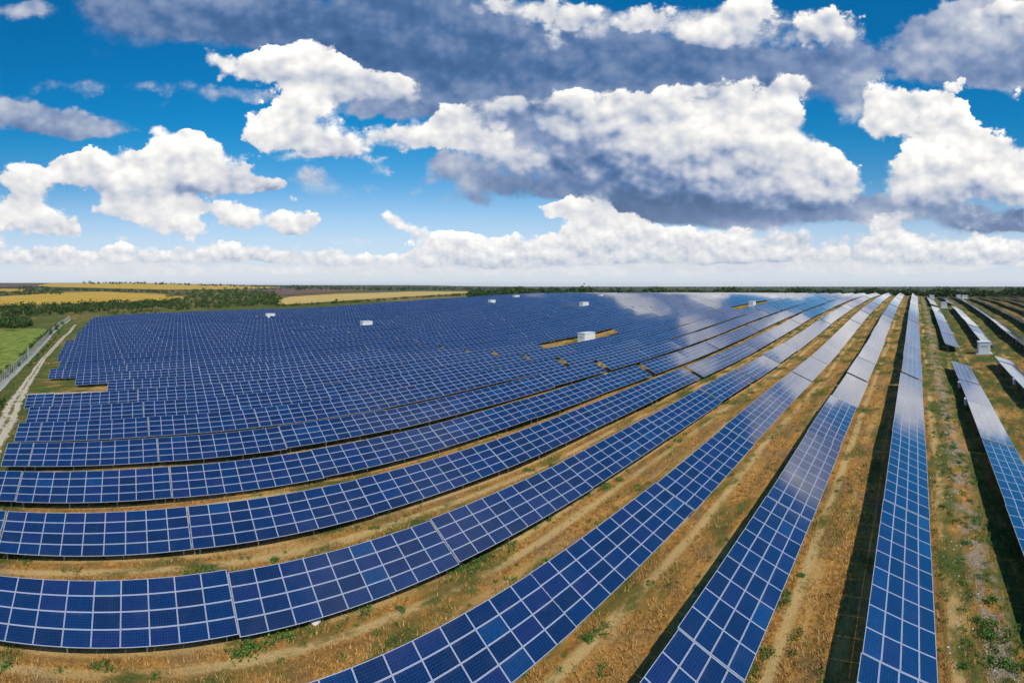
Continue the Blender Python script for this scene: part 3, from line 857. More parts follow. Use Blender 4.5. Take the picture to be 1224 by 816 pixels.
def support_mesh(n, posts):
    """purlins and rafters (and, for far tables, the posts as well)"""
    if (n, posts, TILT) not in _sup:
        mb = MB()
        for q_ in (0.45, 1.55, 2.5, 3.6):
            M = Matrix.Translation((-q_ * CT, 0, LOW + q_ * ST)) @ ROT
            mb.box((0, 0, -0.055), (0.06, n * PW + 0.15, 0.07), 0, M)
        for y in (-n * PW / 2 - 0.01, n * PW / 2 + 0.01):
            M = Matrix.Translation((-SLOPE_LEN / 2 * CT, y, LOW + SLOPE_LEN / 2 * ST)) @ ROT
            mb.box((0, 0, -0.03), (SLOPE_LEN, 0.025, 0.05), 0, M)
        for y in bays(n):
            M = Matrix.Translation((-SLOPE_LEN / 2 * CT, y, LOW + SLOPE_LEN / 2 * ST)) @ ROT
            mb.box((0, 0, -0.145), (SLOPE_LEN - 0.3, 0.07, 0.11), 0, M)
            if posts:
                for q_ in (0.8, 3.2):
                    zt = LOW + q_ * ST - 0.19
                    mb.box((-q_ * CT, y, (zt - 0.3) / 2), (0.11, 0.11, zt + 0.3), 0)
        _sup[(n, posts, TILT)] = mb.mesh('support_frame', [M_STEEL])
    return _sup[(n, posts, TILT)]


_post = {}


def post_mesh(q_):
    if (q_, TILT) not in _post:
        mb = MB()
        zt = LOW + q_ * ST - 0.19
        mb.box((0, 0, (zt - 0.3) / 2), (0.11, 0.015, zt + 0.3), 0)
        mb.box((0.05, 0, (zt - 0.3) / 2), (0.012, 0.10, zt + 0.3), 0)
        mb.box((-0.05, 0, (zt - 0.3) / 2), (0.012, 0.10, zt + 0.3), 0)
        _post[(q_, TILT)] = mb.mesh('post', [M_STEEL])
    return _post[(q_, TILT)]


ORD = ['zeroth', 'first', 'second', 'third', 'fourth', 'fifth', 'sixth', 'seventh', 'eighth', 'ninth', 'tenth', 'eleventh', 'twelfth', 'thirteenth', 'fourteenth', 'fifteenth', 'sixteenth', 'seventeenth', 'eighteenth',
       'nineteenth', 'twentieth', 'twenty-first', 'twenty-second', 'twenty-third', 'twenty-fourth', 'twenty-fifth', 'twenty-sixth', 'twenty-seventh', 'twenty-eighth', 'twenty-ninth', 'thirtieth']

# every row: d = distance of its low edge left of the drone, seam = where one of the wide gaps lies along the row
ROWS = []
dl = [-1.09, 8.17, 17.8, 27.7, 37.43, 46.9]
sl = [85.2, 84.1, 83.1, 82.3, 80.8, 79.8]
k = 0
while True:
    if k < 6:
        d, s = dl[k], sl[k]
    else:
        d, s = 46.9 + 9.7 * (k - 5), 79.8 - 1.0 * (k - 5)
    if d > 291:
        break
    ROWS.append((k, d, s))
    k += 1
for j in range(1, 10):
    ROWS.append((-j, -11.3 - 9.75 * (j - 1), 85.2 + j))

# where the rows begin on the left, along their length
D_EDGE = [(56, -16.4), (66, -18.4), (76, -19.4), (86, -21.1), (95.4, -6.8), (105, -14), (114.7, -22), (124, -22.6), (190, -30), (191, -27.5), (215, -28.5), (300, -30.5)]


def left_end(d):
    if d < 55:
        return -80.0
    return float(np.interp(d, [e[0] for e in D_EDGE], [e[1] for e in D_EDGE]))


# clearings: (row number, from, to) along the row
CLEAR = {9: [(93, 124)], 18: [(76, 95)], 25: [(54, 74)], 23: [(183, 200)], 26: [(232, 250)], 16: [(179, 198)], 8: [(201, 250)], 21: [(262, 274)],
         -1: [(104.5, 125), (239, 254)], -2: [(109, 127.5), (243, 262)], -4: [(355, 400)]}
S_END = 383.0
tables = []      # (row, index, s_start, ncols, d)
for (k, d, seam) in ROWS:
    wide = 0.1 if k < 0 else 1.0 if k <= 3 else (1.5 if k < 8 else 0.9)
    s0, cur = left_end(d), []
    # lay tables outward from the wide gap, in both directions
    pos_, cnt = seam + wide / 2, 0
    cl = CLEAR.get(k, [])
    def free(a, b_):
        return all(b_ <= c0 or a >= c1 for c0, c1 in cl)
    starts = []
    while pos_ < S_END:
        starts.append(pos_)
        pos_ += PITCH
        cnt += 1
        if cnt % 8 == 0:
            pos_ += wide - 0.25
    pos_, cnt = seam - wide / 2 - TLEN, 0
    while pos_ > s0 - TLEN:
        starts.append(pos_)
        pos_ -= PITCH
        cnt += 1
        if cnt % 8 == 0:
            pos_ -= wide - 0.25
    for st in sorted(starts):
        cols = [i for i in range(NCOL) if st + i * PW >= s0 - 0.85 and free(st + i * PW, st + (i + 1) * PW)]
        if not cols:
            continue
        # runs of neighbouring columns
        run = [cols[0]]
        for c in cols[1:] + [None]:
            if c is not None and c == run[-1] + 1:
                run.append(c)
                continue
            if len(run) >= 1:
                cur.append((st + run[0] * PW, len(run)))
            run = [c]
    for (st, n) in cur:
        sc_ = st + n * PW / 2
        x_, y_ = -d - 1.8, sc_
        r_ = math.hypot(x_, y_)
        px_ = VPX - F * math.atan2(-x_, y_)
        half = n * PW / 2 / r_ * F
        # wholly outside the frame
        ends = [VPX - F * math.atan2(d + (3.67 if k < 0 else 1.8), s_) for s_ in (st, st + n * PW)]
        lowy = [HY + F * (EYE - LOW - 1.7 - float(ground(-d - 3.67, s_))) / math.hypot(d + 3.67, s_) for s_ in (st, st + n * PW)]
        if max(ends) < -4 or min(ends) > 1228 or min(lowy) > 822 or sc_ < -70:
            continue
        tables.append(dict(k=k, d=d, s=st, n=n, r=r_, px=px_))
ALL = len(tables)
tables.sort(key=lambda t_: t_['r'])
for i, t_ in enumerate(tables):
    t_['thing'] = i < 300
    t_['detail'] = i < 110
print('tables', ALL, 'detail r', tables[109]['r'], 'thing r', tables[299]['r'])

# labels: position of each table in its row
byrow = {}
for t_ in tables:
    byrow.setdefault(t_['k'], []).append(t_)
for k, lst in byrow.items():
    lst.sort(key=lambda t_: t_['s'])
    for i, t_ in enumerate(lst):
        o_ = ORD[i + 1] if i + 1 < len(ORD) else str(i + 1) + 'th'
        if k == 0:
            t_['label'] = 'blue panel table, %s up from the bottom edge in the straight vertical row' % o_
        elif k in (1, 2):
            t_['label'] = 'table %s up from bottom edge, %s row left of the vertical one' % (o_, ORD[k])
        elif k < 0:
            t_['label'] = 'table %s from near end, %s row right of the vertical one' % (o_, ORD[-k])
        else:
            t_['label'] = 'table %s from left end, %s row left of the vertical one' % (o_, ORD[k])


def frame_of(t_):
    sc_ = t_['s'] + t_['n'] * PW / 2
    x_ = -t_['d']
    g0, g1 = float(ground(x_ - 1.8, t_['s'], False)), float(ground(x_ - 1.8, t_['s'] + t_['n'] * PW, False))
    jit = random.gauss(0, 0.05)
    return Vector((x_ + random.gauss(0, 0.05), sc_, (g0 + g1) / 2 + jit)), math.atan2(g1 - g0, t_['n'] * PW) + random.gauss(0, 0.0006), random.gauss(0, 0.0015)


GRP = 'solar tables standing in long rows'
_detail = {}


def detail_proto(n):
    """a table with every module, post and its frame as parts; returns the list of (mesh, name, location, rotation)"""
    if (n, TILT) not in _detail:
        lst = []
        for c in range(n):
            for r in range(NROW):
                M = module_matrix(c, r, n)
                lst.append((ME_MODULE, 'solar_panel', M.translation.copy(), (0, TILT, 0)))
        lst.append((support_mesh(n, False), 'support_frame', Vector((0, 0, 0)), (0, 0, 0)))
        for y in bays(n):
            for q_ in (0.8, 3.2):
                lst.append((post_mesh(q_), 'post', Vector((-q_ * CT, y, 0)), (0, 0, 0)))
        _detail[(n, TILT)] = lst
    return _detail[(n, TILT)]


mb = MB()
mb.box((0, 0, 0), (0.36, 0.75, 0.95), 0)
mb.box((0.005, 0, 0.495), (0.42, 0.82, 0.03), 0)
mb.box((-0.186, 0, -0.2), (0.012, 0.5, 0.24), 1)
ME_INV = mb.mesh('inverter_box', [M_WHITE, M_GREYP])

stuff_v, stuff_q, stuff_uv, stuff_m, off = [], [], [], [], 0
for i, t_ in enumerate(tables):
    set_tilt(0.31 if t_['k'] < 0 else 0.425)
    loc, pitch, roll = frame_of(t_)
    if t_['thing']:
        if t_['detail']:
            root = link('solar_table', None, loc=loc, rot=(pitch, roll, 0))
            root.empty_display_size = 0.3
            for (me, nm, lc, rt) in detail_proto(t_['n']):
                j = random.gauss(0, 0.0006) if nm == 'solar_panel' else 0.0
                link(nm, me, root, lc, (rt[0] + j, rt[1] + j, rt[2]))
            if -5 < t_['k'] < 0 and t_['s'] <= 79 < t_['s'] + t_['n'] * PW:
                for y in (-5.5, 5.6):
                    link('inverter_box', ME_INV, root, (-SLOPE_LEN * CT - 0.10, y, 1.45), (0, 0, 0))
        else:
            root = link('solar_table', array_mesh(t_['n']), loc=loc, rot=(pitch, roll, 0))
            link('support_frame', support_mesh(t_['n'], True), root)
        tag(root, t_['label'], 'solar table', GRP)
    else:
        for me in (array_mesh(t_['n']),) + ((support_mesh(t_['n'], True),) if t_['k'] < 0 or t_['r'] < 230 else ()):
            nv = len(me.vertices)
            co = np.empty(nv * 3, np.float32)
            me.vertices.foreach_get('co', co)
            co = co.reshape(-1, 3)
            cp, sp = math.cos(pitch), math.sin(pitch)
            w_ = np.stack([co[:, 0], co[:, 1] * cp - co[:, 2] * sp, co[:, 1] * sp + co[:, 2] * cp], -1) + np.array(loc)
            nf = len(me.polygons)
            ix = np.empty(nf * 4, np.int32)
            me.loops.foreach_get('vertex_index', ix)
            uv = np.empty(nf * 8, np.float32)
            me.uv_layers[0].data.foreach_get('uv', uv)
            mi = np.empty(nf, np.int32)
            me.polygons.foreach_get('material_index', mi)
            if me.materials[0] is M_STEEL:
                mi = mi + 3
            stuff_v.append(w_)
            stuff_q.append(ix.reshape(-1, 4) + off)
            stuff_uv.append(uv.reshape(-1, 2))
            stuff_m.append(mi)
            off += nv
sme = fast_mesh('solar_tables', np.concatenate(stuff_v), np.concatenate(stuff_q), [M_CELLS, M_ALU, M_BACK, M_STEEL], np.concatenate(stuff_uv), np.concatenate(stuff_m))
tag(link('solar_tables', sme), 'distant blue panel tables covering the slope to the skyline', 'solar tables', kind='stuff')


# ------------------------------------------------------------------ white transformer kiosks
def kiosk(x, y, lx, ly, lz, label, group, door_side=1, pad=True):
    g = float(ground(x, y))
    root = link('transformer_kiosk', None, loc=(x, y, g))
    mb = MB()
    mb.box((0, 0, lz / 2 + 0.12), (lx, ly, lz), 0)
    link('body', mb.mesh('body', [M_WHITE]), root)
    mb = MB()
    mb.box((0, 0, lz + 0.12 + 0.06), (lx + 0.24, ly + 0.24, 0.12), 0)
    mb.box((0, 0, lz + 0.12 + 0.15), (lx - 0.2, ly - 0.2, 0.07), 0)
    link('roof', mb.mesh('roof', [M_WHITE]), root)
    nd = max(1, int(lx // 1.7))
    for i in range(nd):
        cx_ = (i - (nd - 1) / 2) * (lx / nd)
        mb = MB()
        mb.box((cx_, -ly / 2 - 0.02, lz * 0.48 + 0.12), (lx / nd - 0.35, 0.04, lz * 0.8), 0)
        dr = link('door', mb.mesh('door', [M_WHITE]), root)
        mb = MB()
        for q_ in range(6):
            mb.box((cx_, -ly / 2 - 0.05, lz * 0.62 + q_ * 0.08), (lx / nd * 0.5, 0.02, 0.05), 0)
        link('louvre', mb.mesh('louvre', [M_GREYP]), dr)
        mb = MB()
        mb.box((cx_ + lx / nd * 0.28, -ly / 2 - 0.06, lz * 0.42), (0.04, 0.04, 0.22), 0)
        link('handle', mb.mesh('handle', [M_STEEL]), dr)
    if pad:
        mb = MB()
        mb.box((0, 0, 0.0), (lx + 1.2, ly + 1.2, 0.24), 0)
        link('plinth', mb.mesh('plinth', [M_CONC]), root)
    tag(root, label, 'transformer kiosk', group)
    return root


def polar(px, d):
    th = (VPX - px) / F
    return -d, d / math.tan(th)


KG = 'white transformer kiosks among the panels'
for (px, k, lx, ly, lz, lab) in [
        (701, 9, 2.6, 4.8, 2.9, 'largest white kiosk in the grassy clearing amid the blue panels'),
        (438, 18, 2.5, 4.2, 3.0, 'white kiosk roof showing above blue panels left of the grassy clearing'),
        (323, 25, 2.5, 4.4, 3.0, 'leftmost white kiosk, below the brown and yellow fields'),
        (588, 23, 2.5, 4.0, 3.0, 'white kiosk far back, just in front of the stubble field corner'),
        (617, 26, 2.5, 4.4, 3.0, 'white kiosk highest up the slope, before the dark trees'),
        (698, 16, 2.5, 4.6, 3.0, 'white kiosk straight behind the one in the grassy clearing'),
        (899, 8, 2.5, 3.6, 2.9, 'white kiosk in a dark slot between reflecting panels'),
        (718, 21, 2.5, 3.0, 2.8, 'tiny white kiosk on the crest beneath the treeline')]:
    d = [r_ for r_ in ROWS if r_[0] == k][0][1] + 1.8
    x, y = polar(px, d)
    kiosk(x, y, lx, ly, lz, lab, KG)
for (x, y, lx, ly, lz, lab) in [
        (16.9, 121.5, 3.0, 2.5, 2.75, 'white square kiosk on a concrete pad near the right edge'),
        (14.3, 250, 3.0, 2.6, 2.8, 'white kiosk in the gap further up the second right row'),
        (11.5, 352, 3.4, 2.6, 2.8, 'small white kiosk at the far end of the right rows'),
        (31.5, 362, 3.2, 2.6, 2.8, 'far white kiosk by the round tree on the skyline'),
        (36.5, 364, 4.6, 2.6, 2.4, 'long white kiosk beside another beneath the round tree')]:
    kiosk(x, y, lx, ly, lz, lab, KG)

# ------------------------------------------------------------------ vegetation
def leaf_material(name, stops, rough=0.8, trans=0.0):
    m_, T_, b_ = material(name)
    g_ = T_.node('ShaderNodeNewGeometry')
    n_ = T_.noise(g_.outputs['Position'], 0.35, 3, 0.6)
    T_.put(b_.inputs['Base Color'], T_.ramp(T_.m('ADD', T_.m('MULTIPLY', g_.outputs['Random Per Island'], 0.6), T_.m('MULTIPLY', n_, 0.4)), stops))
    b_.inputs['Roughness'].default_value = rough
    b_.inputs['Specular IOR Level'].default_value = 0.15
    return m_


M_DRY = leaf_material('dry_grass_blades', [(0.15, (0.15, 0.080, 0.022)), (0.45, (0.36, 0.20, 0.052)), (0.7, (0.55, 0.34, 0.11)), (0.95, (0.68, 0.50, 0.25))])
M_WEED = leaf_material('weed_leaves', [(0.15, (0.028, 0.075, 0.014)), (0.5, (0.062, 0.145, 0.024)), (0.8, (0.12, 0.21, 0.040)), (1.0, (0.20, 0.25, 0.065))])
M_SCRUB = leaf_material('scrub_leaves', [(0.15, (0.016, 0.034, 0.010)), (0.45, (0.036, 0.070, 0.016)), (0.75, (0.080, 0.120, 0.026)), (1.0, (0.15, 0.16, 0.045))])
M_TREE = leaf_material('tree_leaves', [(0.15, (0.014, 0.032, 0.012)), (0.45, (0.032, 0.062, 0.017)), (0.75, (0.062, 0.098, 0.026)), (1.0, (0.11, 0.13, 0.040))])


def lanes(x):
    """0 under the low edge of a row .. 1 at the low edge of the next row towards the sun"""
    return np.mod((-x - 1.09) / 9.65, 1.0)


def blades(cx_, cy_, hgt, spread, nb, width):
    """grass tufts: nb bent blades (triangles) at every centre"""
    n = len(cx_)
    a = rng.uniform(0, 2 * np.pi, (n, nb))
    rad_ = rng.uniform(0, 1, (n, nb)) ** 0.5 * spread[:, None]
    bx, by = cx_[:, None] + rad_ * np.cos(a), cy_[:, None] + rad_ * np.sin(a)
    bz = ground(bx, by) - 0.02
    h = hgt[:, None] * rng.uniform(0.5, 1.2, (n, nb))
    t = rng.uniform(0, 2 * np.pi, (n, nb))
    wx, wy = np.cos(t) * width[:, None] / 2, np.sin(t) * width[:, None] / 2
    l = rng.uniform(0.2, 0.9, (n, nb)) * h
    la = a + rng.normal(0, 0.7, (n, nb))
    p0 = np.stack([bx - wx, by - wy, bz], -1)
    p1 = np.stack([bx + wx, by + wy, bz], -1)
    p2 = np.stack([bx + np.cos(la) * l, by + np.sin(la) * l, bz + h], -1)
    v_ = np.stack([p0, p1, p2], -2).reshape(-1, 3)
    return v_


def leaf_cloud(centres, radii, count, size, flat=0.75):
    """leaf-sized quads spread through ellipsoids; centres (n,3), radii (n,3)"""
    idx = np.repeat(np.arange(len(centres)), count)
    n = len(idx)
    dv = rng.normal(size=(n, 3))
    dv /= np.linalg.norm(dv, axis=1, keepdims=True)
    rad_ = rng.uniform(0, 1, n) ** 0.42
    lump = 1 + 0.28 * np.sin(dv[:, 0] * 5 + idx * 1.7) * np.sin(dv[:, 1] * 4 + idx * 2.3) + 0.2 * np.sin(dv[:, 2] * 6 + idx)
    p = centres[idx] + dv * radii[idx] * (rad_ * lump)[:, None]
    a = rng.normal(size=(n, 3))
    a += dv * 0.6
    a /= np.linalg.norm(a, axis=1, keepdims=True)
    u = np.cross(a, rng.normal(size=(n, 3)))
    u /= np.linalg.norm(u, axis=1, keepdims=True)
    w = np.cross(a, u)
    s_ = (size[idx] if hasattr(size, '__len__') else np.full(n, size)) * rng.uniform(0.6, 1.3, n)
    u, w = u * s_[:, None] / 2, w * (s_ * flat)[:, None] / 2
    v_ = np.stack([p - u, p - w, p + u, p + w], 1).reshape(-1, 3)
    return v_


def quad_mesh(name, v_, mat):
    return fast_mesh(name, v_, np.arange(len(v_)).reshape(-1, 4), [mat])


def field_samples(n, r0, r1, pw=1.0):
    """random ground points inside the view, denser nearby"""
    th = rng.uniform((VPX - 1250) / F, (VPX + 30) / F, n)
    t = rng.uniform(0, 1, n)
    r = (r0 ** (1 - pw) + t * (r1 ** (1 - pw) - r0 ** (1 - pw))) ** (1 / (1 - pw)) if pw != 1 else r0 * (r1 / r0) ** t
    return -r * np.sin(th), r * np.cos(th), r


# dry grass tufts
x, y, r = field_samples(150000, 21, 150, 0.7)
ln = lanes(x)
keep = ((ln > 0.36) | (rng.uniform(0, 1, len(x)) < 0.25)) & ~((x > 2.0) & (x < 5.0) & (rng.uniform(0, 1, len(x)) < 0.6))
cl = np.sin(x * 0.9 + 2 * np.sin(y * 0.4)) * np.sin(y * 0.7 + 1.3 * np.sin(x * 0.5))
keep &= rng.uniform(-1, 1, len(x)) < 1.3 * cl + 0.2
wt_ = (np.abs(ln - 0.66) < 0.045) | (np.abs(ln - 0.83) < 0.045)
keep &= ~(wt_ & (rng.uniform(0, 1, len(x)) < 0.9))
x, y = x[keep], y[keep]
n = len(x)
v_ = blades(x, y, rng.uniform(0.10, 0.34, n), rng.uniform(0.10, 0.30, n), 5, rng.uniform(0.03, 0.07, n))
tag(link('dry_grass', fast_mesh('dry_grass', v_, np.arange(len(v_)).reshape(-1, 3), [M_DRY])), 'dry golden grass tufts in the lanes between panel rows', kind='stuff')

# green weeds: along the drip line of every row, thick in the lane right of the straight row, and single clumps
x, y, r = field_samples(16000, 21, 170, 0.8)
ln = lanes(x)
pr = np.where((ln > 0.86) | (ln < 0.02), 0.75, np.where(ln > 0.5, 0.10, 0.12))
pr = np.where((x > 1.2) & (x < 8.5), 0.60, pr)
pr = np.where(y < -20, 0.25, pr)
pr = np.where((x > 14), 0.18, pr)
cl = np.sin(x * 0.35 + 1.7 * np.sin(y * 0.17 + 1)) * np.sin(y * 0.28 + 1.1 * np.sin(x * 0.21))
keep = rng.uniform(0, 1, len(x)) < pr * np.clip(0.5 + 1.3 * cl, 0.03, 2)
x, y = x[keep], y[keep]
spots = [(300, 772, 1.2), (322, 768, 1.0), (285, 780, 0.9), (345, 762, 0.7), (372, 752, 0.5), (118, 795, 0.7), (432, 733, 0.7), (480, 728, 0.5), (555, 682, 0.8), (572, 674, 0.8), (540, 690, 0.6), (610, 650, 0.7), (640, 628, 0.8), (655, 618, 0.6),
         (700, 592, 0.9), (722, 583, 0.9), (740, 575, 0.6), (855, 487, 1.2), (845, 492, 1.0), (868, 482, 0.8), (700, 765, 0.6), (712, 757, 0.5), (722, 748, 0.4), (778, 697, 0.35), (810, 528, 0.7), (900, 800, 0.8), (912, 782, 0.7), (925, 720, 0.7), (938, 712, 0.7), (945, 655, 0.4), (955, 690, 0.4),
         (1145, 552, 0.5), (1150, 545, 0.5), (1148, 625, 0.6), (1155, 650, 0.7), (1168, 745, 0.7), (1180, 748, 0.6), (1190, 765, 0.8), (1175, 690, 0.5), (1185, 720, 0.6), (1150, 700, 0.4), (1160, 600, 0.4), (1132, 500, 0.7), (1128, 520, 0.6), (1140, 535, 0.6), (1165, 620, 0.5), (1200, 790, 0.9), (1152, 800, 0.4), (1135, 470, 0.7), (1126, 480, 0.6),
         (110, 590, 0.6), (330, 668, 0.6), (240, 682, 0.7), (225, 688, 0.6), (640, 570, 0.7), (630, 562, 0.6), (660, 556, 0.6), (450, 630, 0.5), (30, 672, 0.5), (545, 560, 0.5), (310, 588, 0.6), (20, 776, 0.6), (8, 790, 0.6), (900, 470, 0.7), (1010, 410, 1.0), (985, 425, 0.8)]
sx = np.array([place(a, b_) for a, b_, _ in spots])
sr = np.array([s_[2] for s_ in spots])
vx = np.array([place(a_ + rng.normal(0, 3 + (b_ - 380) * 0.06), b_) for a_, b_ in [(p_[0] - 2 + q_, p_[1]) for q_ in (-9, 8) for p_ in zip(np.interp(np.linspace(0, 1, 70) ** 1.5, [0, .25, .5, .75, 1], [90, 75, 50, 30, 6]), np.interp(np.linspace(0, 1, 70) ** 1.5, [0, .25, .5, .75, 1], [388, 404, 431, 462, 508]))]])
x, y = np.concatenate([x, vx[:, 0]]), np.concatenate([y, vx[:, 1]])
cxs = np.concatenate([x, np.repeat(sx[:, 0], 5) + rng.normal(0, 0.45, 5 * len(sr)) * np.repeat(sr, 5)])
cys = np.concatenate([y, np.repeat(sx[:, 1], 5) + rng.normal(0, 0.45, 5 * len(sr)) * np.repeat(sr, 5)])
rs = np.concatenate([rng.uniform(0.15, 0.42, len(x)), np.repeat(sr, 5) * rng.uniform(0.35, 0.7, 5 * len(sr))])
cz = ground(cxs, cys) + rs * 0.25
v_ = leaf_cloud(np.stack([cxs, cys, cz], -1), np.stack([rs, rs, rs * 0.6], -1), 60, rs * 0.20 + 0.035)
tag(link('weeds', quad_mesh('weeds', v_, M_WEED)), 'green weeds growing along the panel rows and stony strip', kind='stuff')

# pale stones on the strip right of the straight row
n = 420
y_ = rng.uniform(14, 120, n)
x_ = 3.3 + rng.normal(0, 0.75, n)
mb = MB()
ico = [Vector(p).normalized() for p in ((0, 0, 1), (0.9, 0, 0.2), (0.2, 0.9, 0.15), (-0.8, 0.5, 0.2), (-0.7, -0.6, 0.15), (0.3, -0.9, 0.2))]
for a, b_ in zip(x_, y_):
    s_ = random.uniform(0.03, 0.085)
    z_ = float(ground(a, b_))
    R_ = Matrix.Rotation(random.uniform(0, 6.28), 3, 'Z')
    P_ = [Vector((a, b_, z_)) + R_ @ Vector((p.x * s_ * random.uniform(0.7, 1.3), p.y * s_ * random.uniform(0.7, 1.3), p.z * s_ * 0.7)) for p in ico]
    for i in range(1, 6):
        mb.face([tuple(P_[0]), tuple(P_[i]), tuple(P_[1 + i % 5])], 0)
tag(link('stones', mb.mesh('stones', [M_ROCK])), 'pale stones scattered on the strip beside the vertical row', kind='stuff')

# the white stone under the front row
p = place(376, 744)
mb = MB()
import bmesh
bm = bmesh.new()
bmesh.ops.create_icosphere(bm, subdivisions=3, radius=0.34)
for v in bm.verts:
    v.co = Vector((v.co.x * 1.3, v.co.y, v.co.z * 0.75)) * (1 + 0.16 * math.sin(v.co.x * 9 + 1) * math.sin(v.co.y * 8) + 0.10 * math.sin(v.co.z * 14))
me = bpy.data.meshes.new('rock')
bm.to_mesh(me)
bm.free()
me.materials.append(M_ROCK)
tag(link('rock', me, loc=(p[0], p[1], p[2] + 0.10)), 'pale rock in the weeds just below the front panel row', 'rock')

# ------------------------------------------------------------------ scrub, hedges and trees
def band_bushes(n, xs, top, bot, hpx, wide=1.0):
    """random bushes on the ground seen between two lines of the photograph; hpx = (min, max) height in pixels"""
    px = rng.uniform(xs[0], xs[-1], n)
    k_ = rng.uniform(0, 1, n)
    py = np.interp(px, xs, top) * (1 - k_) + np.interp(px, xs, bot) * k_
    P_ = place(px, py)
    r_ = np.hypot(P_[:, 0], P_[:, 1])
    h = rng.uniform(*hpx, n) * r_ / F
    return P_, h, r_


def bush_cloud(P_, h, r_, wide=1.0, count=46):
    rad_ = np.stack([h * 0.62 * wide, h * 0.62 * wide, h * 0.55], -1)
    c_ = P_ + np.stack([0 * h, 0 * h, h * 0.45], -1)
    return leaf_cloud(c_, rad_, count, np.clip(h * 0.30, 0.25, None))


parts = []
for a in [
        (430, [0, 60, 120, 200], [367, 365, 364, 362.5], [380, 377, 373, 367], (3, 7.5), 1.1),
        (110, [0, 20, 36], [384, 384, 386], [392.5, 393, 391], (5, 9), 1.0),
        (420, [195, 240, 300, 335], [362, 352, 349, 353], [371, 370, 366, 364], (2.5, 5.5), 1.2),
        (90, [196, 215, 285], [349, 348, 346], [362, 354, 350], (2, 4), 1.3),
        (60, [0, 75], [349.5, 349], [353.5, 352], (2.5, 4), 1.2),
        (50, [22, 60], [343.5, 344], [348.5, 349], (2, 3.5), 1.2),
        (120, [60, 130, 200], [346.9, 347.2, 349], [347.6, 348.4, 350.5], (1.6, 3.2), 1.1),
        (40, [130, 190], [371, 369.5], [377, 374], (2, 4), 1.3),
        (110, [330, 420, 500, 575], [365.4, 361.0, 355.8, 351.8], [366.8, 362.4, 356.8, 352.3], (1.8, 3.8), 1.0),
        (36, [24, 48, 60, 76], [428, 404, 396, 384], [436, 410, 400, 388], (3, 7), 0.9),
        (16, [0, 24], [446, 428], [458, 438], (3, 7), 1.0),
        (26, [30, 70], [440, 398], [446, 402], (2, 4), 1.0),
        (9, [0, 5], [480, 470], [500, 490], (3, 5), 1.0)]:
    parts.append(bush_cloud(*band_bushes(*a)[:3], wide=a[5]))
tag(link('scrub', quad_mesh('scrub', np.concatenate(parts), M_SCRUB)), 'dense dark green scrub between the panels and the golden fields', kind='stuff')

parts = []
# tree belt behind the park, and skyline belts on the left
def belt(n, x0, x1, r0, r1, h0, h1, jit=1.0):
    px = rng.uniform(x0, x1, n)
    th = (VPX - px) / F
    r_ = rng.uniform(r0, r1, n)
    xx, yy = -r_ * np.sin(th), r_ * np.cos(th)
    P_ = np.stack([xx, yy, ground(xx, yy)], -1)
    h = rng.uniform(h0, h1, n) * (1 + 0.22 * np.sin(px * 0.11) * np.sin(px * 0.037 + 1))
    parts.append(bush_cloud(P_, h, r_, 0.9, 60))


belt(900, 560, 1290, 428, 475, 4.2, 5.8)
belt(300, 560, 1290, 480, 560, 6.0, 8.0)
belt(120, 560, 700, 440, 500, 4.5, 8.0)
belt(90, 560, 660, 900, 1500, 6, 11)
belt(140, 100, 420, 3200, 3900, 9, 17)
belt(260, 640, 1290, 2500, 5200, 8, 14)
belt(200, 290, 640, 1800, 3000, 8, 13)
tag(link('woodland', quad_mesh('woodland', np.concatenate(parts), M_TREE)), 'dark tree belt along the skyline behind the solar park', kind='stuff')

TREE_GROUP = 'single trees standing out of the scrub and belts'
_crowns = {}


def tree(px, py, hpx, label, wide=0.9, r=None, name='tree'):
    if r is None:
        P_ = place(px, py)
    else:
        th = (VPX - px) / F
        P_ = np.array([-r * math.sin(th), r * math.cos(th), 0.0])
        P_[2] = float(ground(P_[0], P_[1]))
    r_ = math.hypot(P_[0], P_[1])
    h = hpx * r_ / F
    root = link(name, None, loc=tuple(P_), rot=(0, 0, random.uniform(0, 6.28)))
    mb = MB()
    mb.tube((0, 0, -0.2), (0.03 * h, 0, 0.42 * h), 0.045 * h, 0.03 * h, 7)
    for a in range(5):
        t = a * 1.26 + random.uniform(-.3, .3)
        mb.tube((0.02 * h, 0, (0.26 + 0.03 * a) * h), (0.28 * h * math.cos(t) * wide, 0.28 * h * math.sin(t) * wide, (0.5 + 0.06 * a) * h), 0.02 * h, 0.008 * h, 5)
    link('trunk', mb.mesh('trunk', [M_BARK]), root)
    cs, rr_ = [], []
    for a in range(9):
        t = random.uniform(0, 6.28)
        q_ = random.uniform(0, 0.34) * h * wide
        cs.append((q_ * math.cos(t), q_ * math.sin(t), random.uniform(0.34, 0.80) * h))
        s_ = random.uniform(0.16, 0.26) * h
        rr_.append((s_ * 1.1 * wide, s_ * 1.1 * wide, s_ * 0.85))
    v_ = leaf_cloud(np.array(cs), np.array(rr_), 70, h * 0.085)
    link('crown', quad_mesh('crown', v_, M_TREE), root)
    tag(root, label, 'tree', TREE_GROUP)


